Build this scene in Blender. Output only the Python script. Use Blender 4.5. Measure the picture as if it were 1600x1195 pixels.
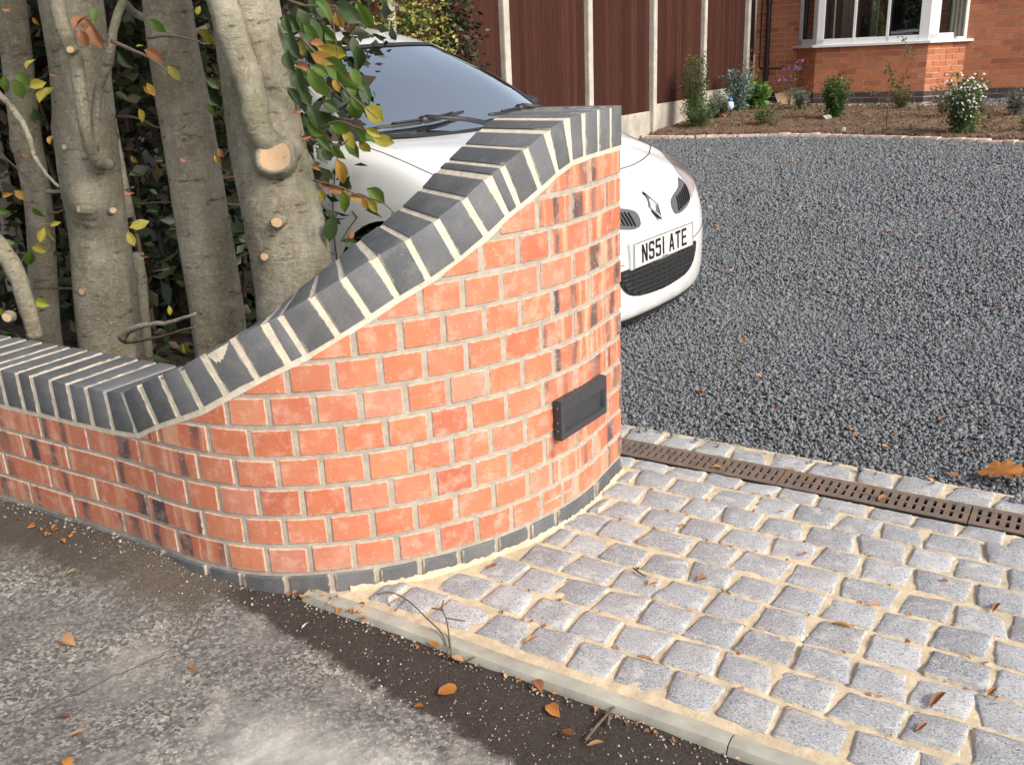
import bpy, bmesh, math, random
import numpy as np
from mathutils import Vector, Matrix
from mathutils.bvhtree import BVHTree
R = math.radians
random.seed(7); rng = np.random.default_rng(7)
for o in list(bpy.data.objects): bpy.data.objects.remove(o)
scene = bpy.context.scene; C = scene.collection

# ------------------------------------------------------------------ camera, sky, sun, exposure
PIT, ROLL, HC = R(19.31), R(-2.56), 1.135
cam_d = bpy.data.cameras.new('camera'); cam = bpy.data.objects.new('camera', cam_d); C.objects.link(cam)
cam_d.sensor_width = 36; cam_d.lens = 36*1445/1600; cam_d.clip_end = 500; cam_d.clip_start = .05
cam.matrix_world = Matrix.Translation((0, 0, HC)) @ Matrix.Rotation(R(90)-PIT, 4, 'X') @ Matrix.Rotation(ROLL, 4, 'Z')
scene.camera = cam
SUN_EL, SUN_AZ = R(36), R(133)           # azimuth clockwise from +Y
w = bpy.data.worlds.new('World'); scene.world = w; w.use_nodes = True
nt = w.node_tree; bg = nt.nodes['Background']
sky = nt.nodes.new('ShaderNodeTexSky'); sky.sky_type = 'NISHITA'; sky.sun_disc = False
sky.sun_elevation = SUN_EL; sky.sun_rotation = SUN_AZ; sky.dust_density = 4; sky.air_density = 1.0
hs = nt.nodes.new('ShaderNodeHueSaturation'); hs.inputs['Saturation'].default_value = .52; hs.inputs['Value'].default_value = 1.0   # thin high cloud takes the blue out
nt.links.new(sky.outputs[0], hs.inputs['Color']); nt.links.new(hs.outputs[0], bg.inputs[0]); bg.inputs[1].default_value = .15
sd = bpy.data.lights.new('sun', 'SUN'); sd.energy = 1.75; sd.angle = R(15); sd.color = (1, .94, .86)
sun = bpy.data.objects.new('sun', sd); C.objects.link(sun)
sv = Vector((math.sin(SUN_AZ)*math.cos(SUN_EL), math.cos(SUN_AZ)*math.cos(SUN_EL), math.sin(SUN_EL)))
sun.rotation_euler = sv.to_track_quat('Z', 'Y').to_euler(); sun.location = (6, -6, 8)
scene.view_settings.view_transform = 'Standard'; scene.view_settings.look = 'None'
scene.view_settings.exposure = 0.55; scene.view_settings.gamma = 1
scene.render.engine = 'CYCLES'

# ------------------------------------------------------------------ street frame: a runs along the frontage, b away from the road
AZ = R(-33); av = np.array([math.cos(AZ), math.sin(AZ)]); bv = np.array([-math.sin(AZ), math.cos(AZ)])
def AB(a, b, z=0.): p = a*av+b*bv; return Vector((p[0], p[1], z))
def zg(b): return -.06+.41*min(max((b-4.5)/9.9, 0), 1.15)
ABM = Matrix.Rotation(AZ, 4, 'Z')        # local x = a, local y = b
def sstep(x, a, b): t = np.clip((x-a)/(b-a), 0, 1); return t*t*(3-2*t)

# ------------------------------------------------------------------ object helpers
def link(o, parent=None):
    C.objects.link(o)
    if parent is not None: o.parent = parent
    return o
def empty(name, label, cat, loc=(0, 0, 0), rz=0, group=None):
    o = bpy.data.objects.new(name, None); C.objects.link(o); o.location = loc; o.rotation_euler = (0, 0, rz)
    o.empty_display_size = .1
    tag(o, label, cat, group); return o
def tag(o, label=None, cat=None, group=None, kind=None):
    if label: o['label'] = label
    if cat: o['category'] = cat
    if group: o['group'] = group
    if kind: o['kind'] = kind
    return o
def mk(name, verts, faces, m, parent=None, mw=None, smooth=False, kind=None):
    me = bpy.data.meshes.new(name); me.from_pydata([tuple(v) for v in verts], [], [tuple(f) for f in faces]); me.update()
    return mo(name, me, m, parent, mw, smooth, kind)
def mo(name, me, m, parent=None, mw=None, smooth=False, kind=None):
    if m is not None and not len(me.materials):
        for k in (m if isinstance(m, (list, tuple)) else [m]): me.materials.append(k)
    if smooth: me.polygons.foreach_set('use_smooth', [True]*len(me.polygons))
    o = bpy.data.objects.new(name, me); link(o, parent)
    if mw is not None: o.matrix_basis = mw if parent is None else inv_w(parent) @ mw
    elif parent is not None: o.matrix_basis = inv_w(parent)
    if kind: o['kind'] = kind
    return o
def wm(o):
    m = basis(o)
    return wm(o.parent) @ m if o.parent else m
def basis(o): return Matrix.LocRotScale(o.location, o.rotation_euler, o.scale)
def inv_w(o): return wm(o).inverted()
def npmesh(name, V, F, m, parent=None, mw=None, smooth=False, kind=None, attr=None):
    """V (n,3), F (m,k) numpy with constant polygon size"""
    me = bpy.data.meshes.new(name); n, k = F.shape
    me.vertices.add(len(V)); me.vertices.foreach_set('co', np.ascontiguousarray(V, dtype=np.float32).ravel())
    me.loops.add(n*k); me.loops.foreach_set('vertex_index', np.ascontiguousarray(F, dtype=np.int32).ravel())
    me.polygons.add(n); me.polygons.foreach_set('loop_start', np.arange(0, n*k, k, dtype=np.int32))
    me.update(calc_edges=True); me.validate()
    return mo(name, me, m, parent, mw, smooth, kind)
class MB:
    """collects simple solids, builds one mesh"""
    def __init__(s): s.v = []; s.f = []
    def add(s, v, f, M=None):
        n = len(s.v); s.v += [(M @ Vector(p)) if M else Vector(p) for p in v]; s.f += [tuple(i+n for i in q) for q in f]; return s
    def box(s, c, d, M=None):
        x, y, z = [q/2 for q in d]; cx, cy, cz = c
        v = [(cx+i*x, cy+j*y, cz+k*z) for i in (-1, 1) for j in (-1, 1) for k in (-1, 1)]
        return s.add(v, [(0, 1, 3, 2), (4, 6, 7, 5), (0, 4, 5, 1), (2, 3, 7, 6), (0, 2, 6, 4), (1, 5, 7, 3)], M)
    def tube(s, pts, rad, n=8, M=None, cap=True):
        pts = [Vector(p) for p in pts]
        if not hasattr(rad, '__len__'): rad = [rad]*len(pts)
        v = []; f = []; ref = None
        for i, p in enumerate(pts):
            t = (pts[min(i+1, len(pts)-1)]-pts[max(i-1, 0)]).normalized()
            if ref is None: ref = t.orthogonal().normalized()
            ref = (ref-t*ref.dot(t)).normalized(); q = t.cross(ref)
            for j in range(n):
                an = 2*math.pi*j/n; v.append(p+(ref*math.cos(an)+q*math.sin(an))*rad[i])
        for i in range(len(pts)-1):
            for j in range(n): f.append((i*n+j, i*n+(j+1) % n, (i+1)*n+(j+1) % n, (i+1)*n+j))
        if cap: f.append(tuple(range(n))[::-1]); f.append(tuple(range((len(pts)-1)*n, len(pts)*n)))
        return s.add(v, f, M)
    def prism(s, poly, y0, y1, M=None):
        """polygon in x,z extruded along y"""
        n = len(poly); v = [(x, y0, z) for x, z in poly]+[(x, y1, z) for x, z in poly]
        return s.add(v, [tuple(range(n)), tuple(range(n, 2*n))[::-1]]+[(i, n+i, n+(i+1) % n, (i+1) % n) for i in range(n)], M)
    def obj(s, name, m, parent=None, mw=None, smooth=False, bevel=0, kind=None, seg=1):
        me = bpy.data.meshes.new(name); me.from_pydata(s.v, [], s.f)
        bm = bmesh.new(); bm.from_mesh(me)
        bmesh.ops.recalc_face_normals(bm, faces=bm.faces)
        if bevel: bmesh.ops.bevel(bm, geom=bm.edges[:], offset=bevel, segments=seg, affect='EDGES', clamp_overlap=True, profile=.6)
        bm.to_mesh(me); bm.free()
        return mo(name, me, m, parent, mw, smooth, kind)
def smooth_by(o, deg=35):
    me = o.data; me.polygons.foreach_set('use_smooth', [True]*len(me.polygons))
    bm = bmesh.new(); bm.from_mesh(me)
    for e in bm.edges:
        e.smooth = not (len(e.link_faces) == 2 and e.calc_face_angle(0) > R(deg))
    bm.to_mesh(me); bm.free()

# ------------------------------------------------------------------ material helper
class NT:
    def __init__(s, name):
        s.m = bpy.data.materials.new(name); s.m.use_nodes = True; s.t = s.m.node_tree; s.b = s.t.nodes['Principled BSDF']
        s.out = s.t.nodes['Material Output']
    def n(s, typ, ins=None, **kw):
        nd = s.t.nodes.new('ShaderNode'+typ)
        for k, v in kw.items(): setattr(nd, k, v)
        if ins:
            for k, v in ins.items(): s.set(nd.inputs[k], v)
        return nd
    def set(s, sock, v):
        if hasattr(v, 'is_output'): s.t.links.new(v, sock)
        elif isinstance(v, (tuple, list)) and len(v) == 3 and sock.type == 'RGBA': sock.default_value = (*v, 1)
        else: sock.default_value = v
    def tc(s, kind='Object'): return s.n('TexCoord').outputs[kind]
    def pos(s): return s.n('NewGeometry').outputs['Position']
    def isl(s): return s.n('NewGeometry').outputs['Random Per Island']
    def orand(s): return s.n('ObjectInfo').outputs['Random']
    def noise(s, vec, scale, detail=4, rough=.55, dist=0, col=False):
        nd = s.n('TexNoise', {'Vector': vec, 'Scale': scale, 'Detail': detail, 'Roughness': rough, 'Distortion': dist})
        return nd.outputs['Color' if col else 'Fac']
    def vor(s, vec, scale, feature='F1', out='Distance', rnd=1):
        nd = s.n('TexVoronoi', {'Vector': vec, 'Scale': scale, 'Randomness': rnd}, feature=feature); return nd.outputs[out]
    def ramp(s, fac, stops, interp='LINEAR'):
        nd = s.n('ValToRGB', {'Fac': fac}); cr = nd.color_ramp; cr.interpolation = interp
        while len(cr.elements) < len(stops): cr.elements.new(.5)
        for e, (p, c) in zip(cr.elements, stops):
            e.position = p; e.color = (*c, 1) if isinstance(c, (tuple, list)) else (c, c, c, 1)
        return nd.outputs['Color']
    def math(s, op, a, b=0., c=None, clamp=False):
        nd = s.n('Math', operation=op, use_clamp=clamp); s.set(nd.inputs[0], a); s.set(nd.inputs[1], b)
        if c is not None: s.set(nd.inputs[2], c)
        return nd.outputs[0]
    def vmath(s, op, a, b):
        nd = s.n('VectorMath', operation=op); s.set(nd.inputs[0], a); s.set(nd.inputs[1], b); return nd.outputs[0]
    def mix(s, f, a, b, bt='MIX'):
        nd = s.n('Mix', data_type='RGBA', blend_type=bt); s.set(nd.inputs[0], f); s.set(nd.inputs[6], a); s.set(nd.inputs[7], b); return nd.outputs[2]
    def sep(s, v): return s.n('SeparateXYZ', {0: v}).outputs
    def comb(s, x, y, z): return s.n('CombineXYZ', {0: x, 1: y, 2: z}).outputs[0]
    def bump(s, h, strength=.5, dist=.002, prev=None):
        ins = {'Height': h, 'Strength': strength, 'Distance': dist}
        if prev is not None: ins['Normal'] = prev
        return s.n('Bump', ins).outputs['Normal']
    def fin(s, col=None, rough=None, normal=None, **kw):
        if col is not None: s.set(s.b.inputs['Base Color'], col)
        if rough is not None: s.set(s.b.inputs['Roughness'], rough)
        if normal is not None: s.set(s.b.inputs['Normal'], normal)
        for k, v in kw.items(): s.set(s.b.inputs[k.replace('_', ' ')], v)
        return s.m
def shift(N, vec, amt=50.):
    r = N.orand(); return N.vmath('ADD', vec, N.comb(N.math('MULTIPLY', r, amt), N.math('MULTIPLY', r, amt*1.7), N.math('MULTIPLY', r, amt*.6)))
def edge_mask(N, ex=.06, ez=.10, nscale=60, vec=None):
    """1 near the x / z borders of the piece's own box, frayed by noise"""
    g = N.sep(N.tc('Generated')); nz = N.noise(vec, nscale, 3)
    dx = N.math('SUBTRACT', .5, N.math('ABSOLUTE', N.math('SUBTRACT', g[0], .5)))
    dz = N.math('SUBTRACT', .5, N.math('ABSOLUTE', N.math('SUBTRACT', g[2], .5)))
    d = N.math('MINIMUM', N.math('DIVIDE', dx, ex), N.math('DIVIDE', dz, ez))
    d = N.math('ADD', d, N.math('MULTIPLY', N.math('SUBTRACT', nz, .5), 2.2))
    return N.math('SUBTRACT', 1, N.math('MULTIPLY', d, 1.4), clamp=True)
SAND = (.66, .55, .40)
def m_brick(name, banded):
    N = NT(name); v = shift(N, N.tc()); r = N.orand(); g = N.sep(N.tc('Generated'))
    base = N.ramp(r, [(0, (.40, .11, .06)), (.2, (.50, .145, .072)), (.42, (.55, .175, .085)), (.6, (.51, .155, .075)), (.78, (.58, .215, .10)), (.90, (.47, .14, .075)), (1, (.57, .26, .18))])
    n1 = N.noise(v, 14, 5, .6); base = N.mix(N.math('MULTIPLY', N.ramp(n1, [(.35, 0.), (.7, 1.)]), .45), base, (.40, .095, .045))
    n2 = N.noise(v, 9, 3); base = N.mix(N.math('MULTIPLY', N.ramp(n2, [(.5, 0.), (.75, 1.)]), .40), base, (.58, .23, .11))
    if banded:
        wob = N.noise(v, 12, 3); x = N.math('ADD', N.math('MULTIPLY', g[0], 1.9), N.math('ADD', N.math('MULTIPLY', r, 37), N.math('MULTIPLY', wob, .35)))
        band = N.n('TexNoise', {'W': x, 'Scale': 1.3, 'Detail': 1.2}, noise_dimensions='1D').outputs['Fac']
        bc = N.ramp(band, [(.30, (.065, .05, .052)), (.40, (.15, .08, .068)), (.43, (.44, .13, .07)), (.56, (.50, .16, .085)), (.60, (.56, .27, .15)), (.68, (.58, .36, .23)), (.73, (.47, .15, .09))])
        pt = N.ramp(N.noise(v, 8, 3), [(.35, .5), (.55, 1.)]); base = N.mix(pt, base, bc)
    eff = N.math('MULTIPLY', N.ramp(N.noise(v, 22, 6, .7), [(.50, 0.), (.72, 1.)]), .6); base = N.mix(eff, base, (.68, .46, .36))
    dust = N.math('MULTIPLY', N.ramp(N.noise(N.vmath('ADD', v, (7, 3, 1)), 6, 3), [(.35, .15), (.7, .75)]), N.math('FRACT', N.math('MULTIPLY', r, 7.3))); base = N.mix(N.math('MULTIPLY', dust, .55), base, (.58, .29, .19))
    pz = N.sep(N.pos()); spl = N.math('MULTIPLY', N.math('SUBTRACT', .075, N.math('ADD', pz[2], N.math('MULTIPLY', N.noise(N.pos(), 11, 4), .09))), 26, clamp=True); base = N.mix(N.math('MULTIPLY', spl, .45), base, (.36, .29, .22))
    fl = N.ramp(N.noise(v, 160, 2), [(.68, 0.), (.74, 1.)]); base = N.mix(N.math('MULTIPLY', fl, .5), base, (.75, .66, .52))
    em = edge_mask(N, .035 if banded else .05, .09, 70, v); base = N.mix(N.math('MULTIPLY', em, .7), base, (.60, .47, .37))
    h = N.math('ADD', N.noise(v, 55, 6, .65), N.math('MULTIPLY', N.noise(v, 400, 2), .35))
    return N.fin(base, N.ramp(n1, [(0, .62), (1, .85)]), N.bump(h, .55, .0016))
M = {}
M['brick'] = m_brick('red_brick', False); M['brick_b'] = m_brick('burnt_brick', True)
def m_mortar(name, col=SAND, sc=1.):
    N = NT(name); v = N.pos(); n = N.noise(v, 35, 6, .65)
    c = N.mix(N.ramp(n, [(.3, 0.), (.7, 1.)]), tuple(x*.74 for x in col), tuple(min(x*1.12, .85) for x in col))
    c = N.mix(N.math('MULTIPLY', N.ramp(N.noise(v, 9, 3), [(.48, 0.), (.72, 1.)]), .45), c, (col[0]*.62, col[1]*.64, col[2]*.66))
    c = N.mix(N.math('MULTIPLY', N.ramp(N.noise(v, 420, 2), [(.62, 0.), (.70, 1.)]), .5), c, (.25, .19, .13))
    h = N.math('ADD', N.noise(v, 90, 6, .7), N.math('MULTIPLY', N.noise(v, 600, 2), .3))
    return N.fin(c, .93, N.bump(h, .8, .003*sc))
M['mortar'] = m_mortar('sand_mortar', (.43, .38, .31)); M['bed'] = m_mortar('sett_mortar', (.66, .54, .37), 1.3)
M['mortar_l'] = m_mortar('coping_mortar', (.70, .62, .49))
def m_cope():
    N = NT('blue_coping_brick'); v = shift(N, N.tc()); r = N.orand()
    c = N.ramp(r, [(0, (.085, .092, .10)), (.5, (.115, .122, .132)), (1, (.15, .156, .165))])
    c = N.mix(N.math('MULTIPLY', N.ramp(N.noise(v, 16, 6, .75), [(.45, 0.), (.7, 1.)]), .55), c, (.21, .205, .195))
    c = N.mix(N.math('MULTIPLY', N.ramp(N.noise(v, 7, 3), [(.45, 0.), (.7, 1.)]), .5), c, (.065, .060, .060))
    c = N.mix(N.math('MULTIPLY', N.ramp(N.noise(v, 300, 2), [(.64, 0.), (.70, 1.)]), .35), c, (.42, .38, .32))
    g = N.sep(N.tc('Generated')); dx = N.math('SUBTRACT', .5, N.math('ABSOLUTE', N.math('SUBTRACT', g[0], .5)))
    d = N.math('ADD', N.math('DIVIDE', dx, .07), N.math('MULTIPLY', N.math('SUBTRACT', N.noise(v, 45, 4), .5), 3.0))
    em = N.math('SUBTRACT', 1, N.math('MULTIPLY', d, 1.3), clamp=True); c = N.mix(N.math('MULTIPLY', em, .75), c, (.55, .47, .36))
    h = N.math('ADD', N.noise(v, 40, 6, .6), N.math('MULTIPLY', N.noise(v, 420, 2), .35))
    return N.fin(c, N.ramp(N.noise(v, 20, 4), [(.3, .6), (.7, .85)]), N.bump(h, .6, .0018))
M['cope'] = m_cope()
def m_granite(name, pale=0.):
    N = NT(name); v = shift(N, N.tc()); r = N.orand()
    c = N.ramp(r, [(0, (.27, .278, .29)), (.3, (.37, .377, .39)), (.6, (.32, .323, .33)), (1, (.45, .452, .46))])
    sp = N.noise(v, 250, 4, .7); c = N.mix(N.ramp(sp, [(.36, 1.), (.50, 0.)]), c, (.11, .112, .12))
    c = N.mix(N.ramp(N.noise(v, 260, 3, .6), [(.54, 0.), (.66, .8)]), c, (.62, .62, .64))
    c = N.mix(N.math('MULTIPLY', N.ramp(N.noise(v, 28, 4, .65), [(.52, 0.), (.74, 1.)]), .55), c, (.70, .67, .62))
    c = N.mix(N.math('MULTIPLY', N.ramp(N.noise(v, 12, 3), [(.5, 0.), (.7, 1.)]), .35), c, (.28, .24, .22))
    g = N.sep(N.tc('Generated')); dx = N.math('SUBTRACT', .5, N.math('ABSOLUTE', N.math('SUBTRACT', g[0], .5)))
    dy = N.math('SUBTRACT', .5, N.math('ABSOLUTE', N.math('SUBTRACT', g[1], .5)))
    d = N.math('ADD', N.math('DIVIDE', N.math('MINIMUM', dx, dy), .07), N.math('MULTIPLY', N.math('SUBTRACT', N.noise(v, 55, 4), .5), 2.6))
    em = N.math('SUBTRACT', 1, N.math('MULTIPLY', d, 1.3), clamp=True); c = N.mix(N.math('MULTIPLY', em, .7), c, (.72, .59, .41))
    h = N.math('ADD', N.noise(v, 60, 6, .7), N.math('MULTIPLY', sp, .4))
    return N.fin(c, .82, N.bump(h, .75, .003))
M['granite'] = m_granite('granite_sett')
def m_simple(name, col, rough=.6, var=.25, sc=20, bump=.3, bd=.002, metal=0, coat=0, isl=False):
    N = NT(name); v = shift(N, N.tc()); n = N.noise(v, sc, 5, .6)
    c = N.mix(N.ramp(n, [(.3, 0.), (.7, 1.)]), tuple(x*(1-var) for x in col), tuple(min(1, x*(1+var)) for x in col))
    if isl: c = N.mix(N.math('MULTIPLY', N.isl(), .5), c, tuple(x*.55 for x in col))
    return N.fin(c, rough, N.bump(N.noise(v, sc*4, 5, .65), bump, bd), Metallic=metal, **({'Coat_Weight': coat} if coat else {}))
M['soil'] = None
def m_road():
    N = NT('old_asphalt'); p = N.pos(); q = N.sep(N.n('VectorRotate', {'Vector': p, 'Angle': -AZ}, rotation_type='Z_AXIS').outputs[0])
    a, b = q[0], q[1]; w1 = N.math('MULTIPLY', N.math('SUBTRACT', N.noise(p, 14, 6, .7), .5), .10); w2 = N.math('MULTIPLY', N.math('SUBTRACT', N.noise(p, 120, 3, .7), .5), .05)
    wob = N.math('ADD', w1, w2)
    # edge of the newer dark strip along the kerb: b = 1.19 at a=-1.5 falling to 1.09 at a=-.75
    line = N.math('SUBTRACT', b, N.math('ADD', 0.99, N.math('MULTIPLY', a, -.135)))
    new = N.math('MULTIPLY', N.math('ADD', line, wob), 40, clamp=True)
    left = N.math('MULTIPLY', N.math('SUBTRACT', -1.60, N.math('ADD', a, N.math('MULTIPLY', w1, 1.2))), 14, clamp=True)   # 1 on the left of the join
    # old surface: pale worn stone chips in dark binder
    wp = N.vmath('ADD', p, N.vmath('MULTIPLY', N.noise(p, 90, 3, .6, col=True), (.008, .008, .008))); cell = N.sep(N.vor(wp, 150, out='Color'))[0]; cd = N.vor(wp, 150, 'DISTANCE_TO_EDGE')
    ch = N.math('ADD', N.math('MULTIPLY', cell, .55), N.math('MULTIPLY', N.noise(p, 110, 5, .8), .5)); big = N.noise(p, 5, 5, .6)
    old = N.ramp(ch, [(.24, (.065, .058, .052)), (.45, (.19, .172, .152)), (.62, (.31, .285, .25)), (.80, (.48, .45, .40))])
    old = N.mix(N.math('MULTIPLY', N.ramp(cd, [(.0, 1.), (.10, 0.)]), .55), old, (.06, .055, .052))
    old = N.mix(N.math('MULTIPLY', N.ramp(big, [(.48, 0.), (.64, 1.)]), .55), old, (.36, .335, .295))
    pale = N.math('MULTIPLY', N.math('MULTIPLY', N.math('SUBTRACT', N.math('ADD', a, N.math('MULTIPLY', big, .5)), -1.12), 5, clamp=True), N.math('MULTIPLY', N.math('SUBTRACT', 1.14, N.math('ADD', b, N.math('MULTIPLY', big, .16))), 9, clamp=True))
    old = N.mix(N.math('MULTIPLY', pale, .92), old, N.mix(N.math('MULTIPLY', ch, .6), (.52, .495, .445), (.74, .71, .65)))
    old = N.mix(N.math('MULTIPLY', N.ramp(N.noise(p, 3.1, 4), [(.42, 1.), (.55, 0.)]), .45), old, (.13, .12, .12))
    dk = N.ramp(N.noise(p, 240, 4, .8), [(.35, (.020, .014, .012)), (.55, (.052, .038, .030)), (.70, (.11, .085, .065))])
    dusty = N.ramp(N.noise(p, 200, 4, .8), [(.32, (.05, .04, .03)), (.6, (.15, .12, .09)), (.72, (.26, .21, .16))])
    dl = N.math('MULTIPLY', N.math('SUBTRACT', N.math('ADD', N.math('MULTIPLY', a, -.064), b), N.math('ADD', 1.185, N.math('MULTIPLY', wob, 1.6))), 12, clamp=True)
    dk_left = N.mix(N.math('MULTIPLY', N.math('SUBTRACT', N.math('ADD', a, N.math('MULTIPLY', w1, 4)), -2.15), 4, clamp=True), N.mix(.45, dk, dusty), dusty)
    c = N.mix(N.mix(left, new, dl), old, N.mix(left, dk, dk_left))
    # fine pale flecks, cracks
    fle = N.vor(p, 150); c = N.mix(N.math('MULTIPLY', N.ramp(fle, [(.055, 1.), (.09, 0.)]), .8), c, (.62, .56, .48))
    cr = N.math('ABSOLUTE', N.math('SUBTRACT', N.math('ADD', a, N.math('MULTIPLY', w1, .6)), N.math('ADD', -1.87, N.math('MULTIPLY', b, .27))))
    cm = N.math('MULTIPLY', N.math('SUBTRACT', 1, N.math('MULTIPLY', cr, 220), clamp=True), N.math('SUBTRACT', 1, dl, clamp=True))
    c = N.mix(N.math('MULTIPLY', cm, .65), c, (.13, .085, .045))
    h = N.math('ADD', N.math('MULTIPLY', ch, 1.), N.math('MULTIPLY', N.noise(p, 380, 3, .7), .5))
    h = N.math('SUBTRACT', h, N.math('MULTIPLY', cm, .5))
    return N.fin(c, .9, N.bump(h, 1., .005))
M['road'] = m_road()
def m_soil(name, lo, hi, fleck=(.5, .38, .25)):
    N = NT(name); p = N.pos(); n = N.noise(p, 18, 6, .7)
    c = N.mix(N.ramp(n, [(.3, 0.), (.7, 1.)]), lo, hi); c = N.mix(N.ramp(N.noise(p, 60, 4, .7), [(.60, 0.), (.72, 1.)]), c, fleck)
    return N.fin(c, .95, N.bump(N.noise(p, 40, 6, .75), 1., .02))
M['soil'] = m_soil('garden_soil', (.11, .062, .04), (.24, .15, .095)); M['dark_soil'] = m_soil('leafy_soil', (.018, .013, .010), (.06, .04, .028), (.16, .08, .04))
def m_stone(name, cols, rough=.7):
    N = NT(name); v = N.pos(); c = N.ramp(N.isl(), [(i/(len(cols)-1), k) for i, k in enumerate(cols)])
    c = N.mix(N.math('MULTIPLY', N.ramp(N.noise(v, 150, 3), [(.5, 0.), (.75, 1.)]), .4), c, tuple(min(1, x*1.8) for x in cols[-2]))
    return N.fin(c, rough, N.bump(N.noise(v, 250, 4, .6), .5, .0015))
M['gravel'] = m_stone('slate_gravel', [(.125, .136, .146), (.142, .152, .163), (.163, .174, .184), (.147, .155, .162), (.178, .188, .198), (.225, .232, .24)])
M['gravel_base'] = m_soil('gravel_fines', (.115, .122, .13), (.155, .164, .172), (.20, .20, .20))
M['grit'] = m_stone('loose_grit', [(.10, .08, .06), (.26, .21, .16), (.45, .39, .31), (.16, .12, .10), (.62, .56, .48)])
def m_bark():
    N = NT('smooth_beech_bark'); v = shift(N, N.pos(), 3.); st = N.vmath('MULTIPLY', v, (1, 1, 3.5)); up = N.vmath('MULTIPLY', v, (1, 1, .22))
    c = N.ramp(N.noise(v, 6, 6, .7), [(.32, (.17, .142, .095)), (.48, (.25, .222, .158)), (.58, (.31, .282, .215)), (.70, (.40, .37, .30))])
    c = N.mix(N.math('MULTIPLY', N.ramp(N.noise(up, 26, 5, .7), [(.40, 1.), (.55, 0.)]), .5), c, (.165, .145, .095))
    c = N.mix(N.math('MULTIPLY', N.ramp(N.noise(v, 75, 5, .8), [(.50, 0.), (.68, 1.)]), .6), c, (.46, .43, .35))
    c = N.mix(N.math('MULTIPLY', N.ramp(N.noise(v, 3.5, 3), [(.50, 0.), (.68, 1.)]), .5), c, (.15, .155, .075))
    c = N.mix(N.math('MULTIPLY', N.ramp(N.noise(st, 13, 5, .8), [(.57, 0.), (.65, 1.)]), .75), c, (.055, .04, .028))
    c = N.mix(N.math('MULTIPLY', N.ramp(N.vor(N.vmath('MULTIPLY', v, (1, 1, 2.4)), 9), [(.05, 1.), (.12, 0.)]), .8), c, (.045, .032, .024))
    h = N.math('ADD', N.math('MULTIPLY', N.noise(st, 12, 6, .75), 1.2), N.math('ADD', N.math('MULTIPLY', N.noise(v, 110, 5, .75), .5), N.math('MULTIPLY', N.noise(up, 30, 4), .5)))
    return N.fin(c, .92, N.bump(h, .8, .009))
M['bark'] = m_bark()
M['twig'] = m_simple('twig_bark', (.12, .085, .062), .85, .3, 60)
def m_cut():
    N = NT('fresh_cut_wood'); v = N.tc(); d = N.n('VectorMath', {0: v}, operation='LENGTH').outputs['Value']
    ring = N.math('SINE', N.math('MULTIPLY', N.math('ADD', d, N.math('MULTIPLY', N.noise(v, 25, 3), .008)), 900))
    c = N.mix(N.math('MULTIPLY', N.math('ADD', ring, 1), .12), (.54, .36, .21), (.34, .19, .10)); c = N.mix(N.math('MULTIPLY', N.math('SUBTRACT', N.noise(v, 40, 5, .7), .35), 1.6, clamp=True), c, (.58, .42, .27)); c = N.mix(N.ramp(N.noise(v, 60, 4), [(.6, 0.), (.75, 1.)]), c, (.35, .17, .08))
    return N.fin(c, .8, N.bump(N.noise(v, 120, 4), .4, .002))
M['cut'] = m_cut()
def m_leaf(name, c1, c2, spot, trans=.35, rough=.45):
    N = NT(name); v = shift(N, N.tc(), 9.); r = N.orand()
    c = N.mix(N.ramp(N.noise(v, 28, 4, .6), [(.38, 0.), (.62, 1.)]), c1, c2); c = N.mix(N.math('MULTIPLY', r, .35), c, tuple(x*.5 for x in c1))
    c = N.mix(N.ramp(N.noise(v, 60, 4, .7), [(.60, 0.), (.70, 1.)]), c, spot)
    g = N.sep(v); vein = N.math('SINE', N.math('MULTIPLY', N.math('SUBTRACT', g[1], N.math('MULTIPLY', N.math('ABSOLUTE', N.sep(N.tc())[0]), .9)), 700))
    N.fin(c, rough, N.bump(vein, .25, .0006))
    tr = N.n('BsdfTranslucent', {'Color': c}); mx = N.n('MixShader', {0: trans, 1: N.b.outputs[0], 2: tr.outputs[0]}); N.t.links.new(mx.outputs[0], N.out.inputs[0]); return N.m
M['lg'] = m_leaf('green_leaf', (.085, .17, .025), (.14, .23, .035), (.20, .11, .02)); M['ld'] = m_leaf('dark_leaf', (.028, .062, .016), (.05, .09, .02), (.09, .05, .015), .2)
M['ly'] = m_leaf('yellow_leaf', (.30, .29, .035), (.45, .36, .05), (.22, .10, .02)); M['lo'] = m_leaf('orange_leaf', (.42, .20, .04), (.45, .29, .05), (.20, .06, .02))
M['lr'] = m_leaf('brown_leaf', (.30, .12, .05), (.36, .17, .08), (.12, .05, .025), .2, .6); M['lb'] = m_leaf('lime_leaf', (.33, .42, .03), (.42, .48, .05), (.3, .3, .03))
M['lt'] = m_leaf('tan_leaf', (.48, .26, .12), (.58, .35, .18), (.30, .13, .05), .15, .6); M['lor'] = m_leaf('fallen_orange_leaf', (.44, .16, .03), (.50, .21, .05), (.26, .08, .02), .1, .5)
def m_foliage(name, cols, trans=.3, rough=.5):
    N = NT(name); c = N.ramp(N.isl(), [(i/(len(cols)-1), k) for i, k in enumerate(cols)])
    c = N.mix(N.math('MULTIPLY', N.ramp(N.noise(N.pos(), 25, 3), [(.4, 0.), (.7, 1.)]), .3), c, tuple(x*.5 for x in cols[0]))
    N.fin(c, rough); tr = N.n('BsdfTranslucent', {'Color': c}); mx = N.n('MixShader', {0: trans, 1: N.b.outputs[0], 2: tr.outputs[0]}); N.t.links.new(mx.outputs[0], N.out.inputs[0]); return N.m
M['f_dark'] = m_foliage('shaded_hedge_leaves', [(.010, .020, .007), (.022, .038, .011), (.035, .058, .014), (.03, .03, .01), (.075, .035, .012), (.03, .05, .013)], .12)
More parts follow.
